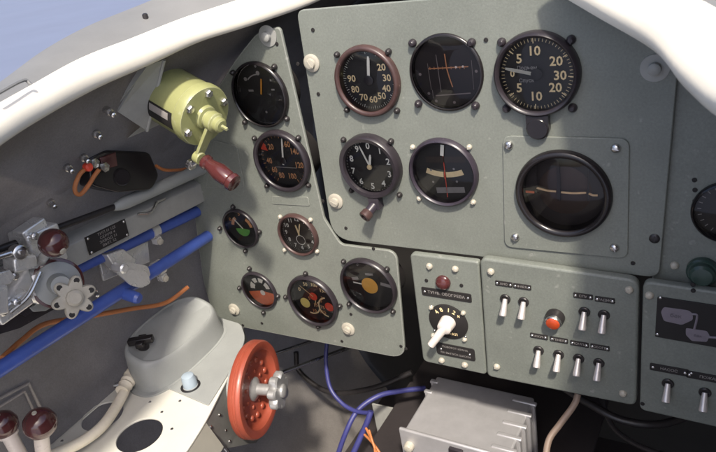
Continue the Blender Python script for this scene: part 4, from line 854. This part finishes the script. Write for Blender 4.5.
# ------------------------------------------------------------------ orange trim wheel
wax = Vector((.968, .25, -.02)).normalized(); wc = at(256, 389, -.105)
t = thing('trim_wheel', 'orange-red hand wheel with a silver star knob, beside the domed housing', 'hand wheel', wc)
RW = .0705
bm = NB(); lathe(bm, (0, 0, 0), wax, [(-.008, RW * .55), (-.010, RW * .80), (-.010, RW * .96), (-.007, RW * .99), (-.003, RW * .99), (-.0018, RW * .972), (.0010, RW * .972), (.0022, RW * .99), (.005, RW * .99), (.008, RW * .96), (.0085, RW * .85), (.007, RW * .80), (.000, RW * .77), (-.003, RW * .72), (-.003, RW * .2), (-.008, RW * .18)], 72, False, False)
obj('wheel_rim', bm, M_WHEEL, t, sharp=45)
u, v, a = basis(wax); bm = NB()
for k in range(14):
    q = 2 * PI * k / 14; lathe(bm, (u * math.cos(q) + v * math.sin(q)) * RW * .58 + a * -.003, a, [(0, .0046), (.0015, .0042), (.0025, .003), (.003, .0015)], 14)
for k in range(8):
    q = 2 * PI * k / 8 + .2; lathe(bm, (u * math.cos(q) + v * math.sin(q)) * RW * .36 + a * -.003, a, [(0, .0030), (.001, .0028), (.0016, .0015)], 12)
obj('wheel_rivet', bm, M_WHEEL, t)
bm = NB(); lathe(bm, (0, 0, 0), wax, [(-.02, .017), (-.001, .017), (.002, .012), (.004, .0085), (.034, .0080)], 28); obj('axle', bm, M_KNOB, t)
bm = NB(); ks_c = a * .034; star(bm, ks_c, wax, .0275, .013, 7, .74); lathe(bm, ks_c, a, [(.005, .010), (.010, .0095), (.012, .006)], 24); obj('star_knob', bm, M_KNOB, t)
bm = NB(); lathe(bm, (0, 0, 0), -wax, [(.010, .040), (.014, .040), (.018, .036), (.04, .034)], 40); obj('gear_flange', bm, M_GREY, t)

# ------------------------------------------------------------------ below the boards
for q0, q1, y0, y1, lab, r in [((262, 380), (342, 350), -.03, .13, 'thin steel rod behind the star knob of the orange wheel', .0035), ((250, 362), (320, 338), .0, .14, 'upper thin steel rod just under the left board', .003), ((214, 432), (240, 470), -.10, -.10, 'thin pale rod leading down below the shelf edge', .004)]:
    p, q = at(*q0, y0), at(*q1, y1); line(p, q, r, 'control_rod', lab, 'rod', M_STEEL, 12, 0, .05)['group'] = 'thin control rods below the panel'
# silver grey finned box
ZB = -.70
k0, k1, k2, k3 = [atz(*q, ZB) for q in ((440, 377), (541, 398), (497, 447), (398, 430))]
bx0, bx1, by0, by1 = -.396, -.230, -.020, .103
o = Vector(((bx0 + bx1) / 2, (by0 + by1) / 2, ZB - .12))
t = thing('radio_box', 'silver-grey ribbed metal box under the panel, its left side bright in the sun', 'equipment box', o)
bm = NB(); box(bm, Vector(((bx0 + bx1) / 2, (by0 + by1) / 2, ZB - .06)) - o, (bx1 - bx0 - .010, by1 - by0, .12)); obj('box_shell', bm, M_BOX, t, bevel=.003)
bm = NB(); box(bm, Vector(((bx0 + bx1) / 2, by0 - .003, ZB - .058)) - o, (bx1 - bx0 + .002, .006, .128)); obj('front_lid', bm, M_BOX, t, bevel=.0025)
for k in range(5):
    y = by0 + .014 + k * .024
    for s, X in (((-1, bx0), (1, bx1)) if k > 2 else ((1, bx1),)):
        bm = NB(); wl = .036 if s > 0 else .014; box(bm, Vector((X - s * wl * .45, y, ZB - .0011)) - o, (wl, .0075, .005)); box(bm, Vector((X - s * .0035, y, ZB - .06)) - o, (.006, .0075, .118)); obj('cooling_rib', bm, M_BOX, t, bevel=.002)
for x in (bx0 + .014, bx1 - .014):
    bm = NB(); lathe(bm, Vector((x, by0 - .006, ZB - .022)) - o, (0, -1, 0), [(0, .0075), (.006, .0075), (.009, .006), (.010, .003)], 22); obj('lid_knob', bm, M_SCREW, t)
bm = NB(); box(bm, Vector(((bx0 + bx1) / 2 + .005, by0 - .008, ZB - .006)) - o, (.02, .006, .01)); obj('lid_latch', bm, M_BEZEL, t, bevel=.001)
# shelf the box stands on
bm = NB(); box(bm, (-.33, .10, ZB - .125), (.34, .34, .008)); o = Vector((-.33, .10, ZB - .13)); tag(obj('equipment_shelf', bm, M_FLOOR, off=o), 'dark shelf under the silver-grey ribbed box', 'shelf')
bm = NB(); p, q = at(372, 404, .13), at(412, 413, .13); slab(bm, [p, q, q + Vector((0, 0, -.12)), p + Vector((0, 0, -.12))], .003); o = (p + q) / 2; tag(obj('shelf_bracket', bm, M_BEAM, off=o), 'dull grey bracket edge in the shade left of the ribbed box', 'bracket')
# cables
def cable(pts, r, name, label, m, group=None):
    P = [at(px, py, y) for px, py, y in pts]; bm = NB(); tube(bm, P, r, 12); o = P[len(P) // 2]; return tag(obj(name, bm, m, off=o), label, 'cable', group)
cable([(327, 340, .10), (326, 362, .08), (330, 387, .06), (342, 403, .05), (356, 411, .045), (370, 413, .04)], .0036, 'blue_cable', 'blue cable dropping from behind the left board to a cable joint', M_CABLE, 'blue cables below the panel')
cable([(425, 388, .14), (400, 391, .11), (378, 396, .08), (358, 410, .05), (346, 432, .02), (336, 460, .0)], .0044, 'blue_cable', 'blue cable sweeping from beside the ribbed box down to the bottom edge', M_CABLE, 'blue cables below the panel')
cable([(371, 411, .038), (368, 420, .03), (362, 434, .02), (352, 456, .0)], .0050, 'blue_cable', 'short thick blue cable going down beside the orange wires', M_CABLE, 'blue cables below the panel')
for k, pts in enumerate([[(366, 428, .02), (370, 436, .01), (374, 446, .0), (380, 462, -.01)], [(364, 434, .02), (371, 441, .008), (378, 450, .0), (386, 464, -.01)], [(369, 430, .015), (372, 440, .004), (375, 450, -.004), (374, 464, -.01)]]):
    cable(pts, .0020, 'thin_orange_wire', 'thin orange wires fraying from the blue cable joint', M_WIRE, 'thin orange wires at the cable joint')
cable([(578, 394, .03), (574, 405, .02), (560, 424, .0), (549, 440, -.02), (545, 462, -.04)], .0042, 'tan_hose', 'tan rubber hose hanging below the wide switch plate', M_TAN)

for pts, r, lab, m in [([(296, 352, .16), (300, 372, .15), (330, 392, .14), (372, 388, .15), (412, 372, .18)], .0050, 'thick black cable loom slung across the shade under the left board', M_DSCREW),
                       ([(560, 385, .10), (590, 404, .08), (622, 420, .07), (660, 424, .08), (700, 412, .12)], .0055, 'thick dark cable loom sagging under the right switch plates', M_DSCREW),
                       ([(600, 392, .10), (612, 425, .06), (640, 446, .03), (690, 462, .0)], .0035, 'thin black cable running to the lower right in deep shade', M_DSCREW)]:
    cable(pts, r, 'cable', lab, m)
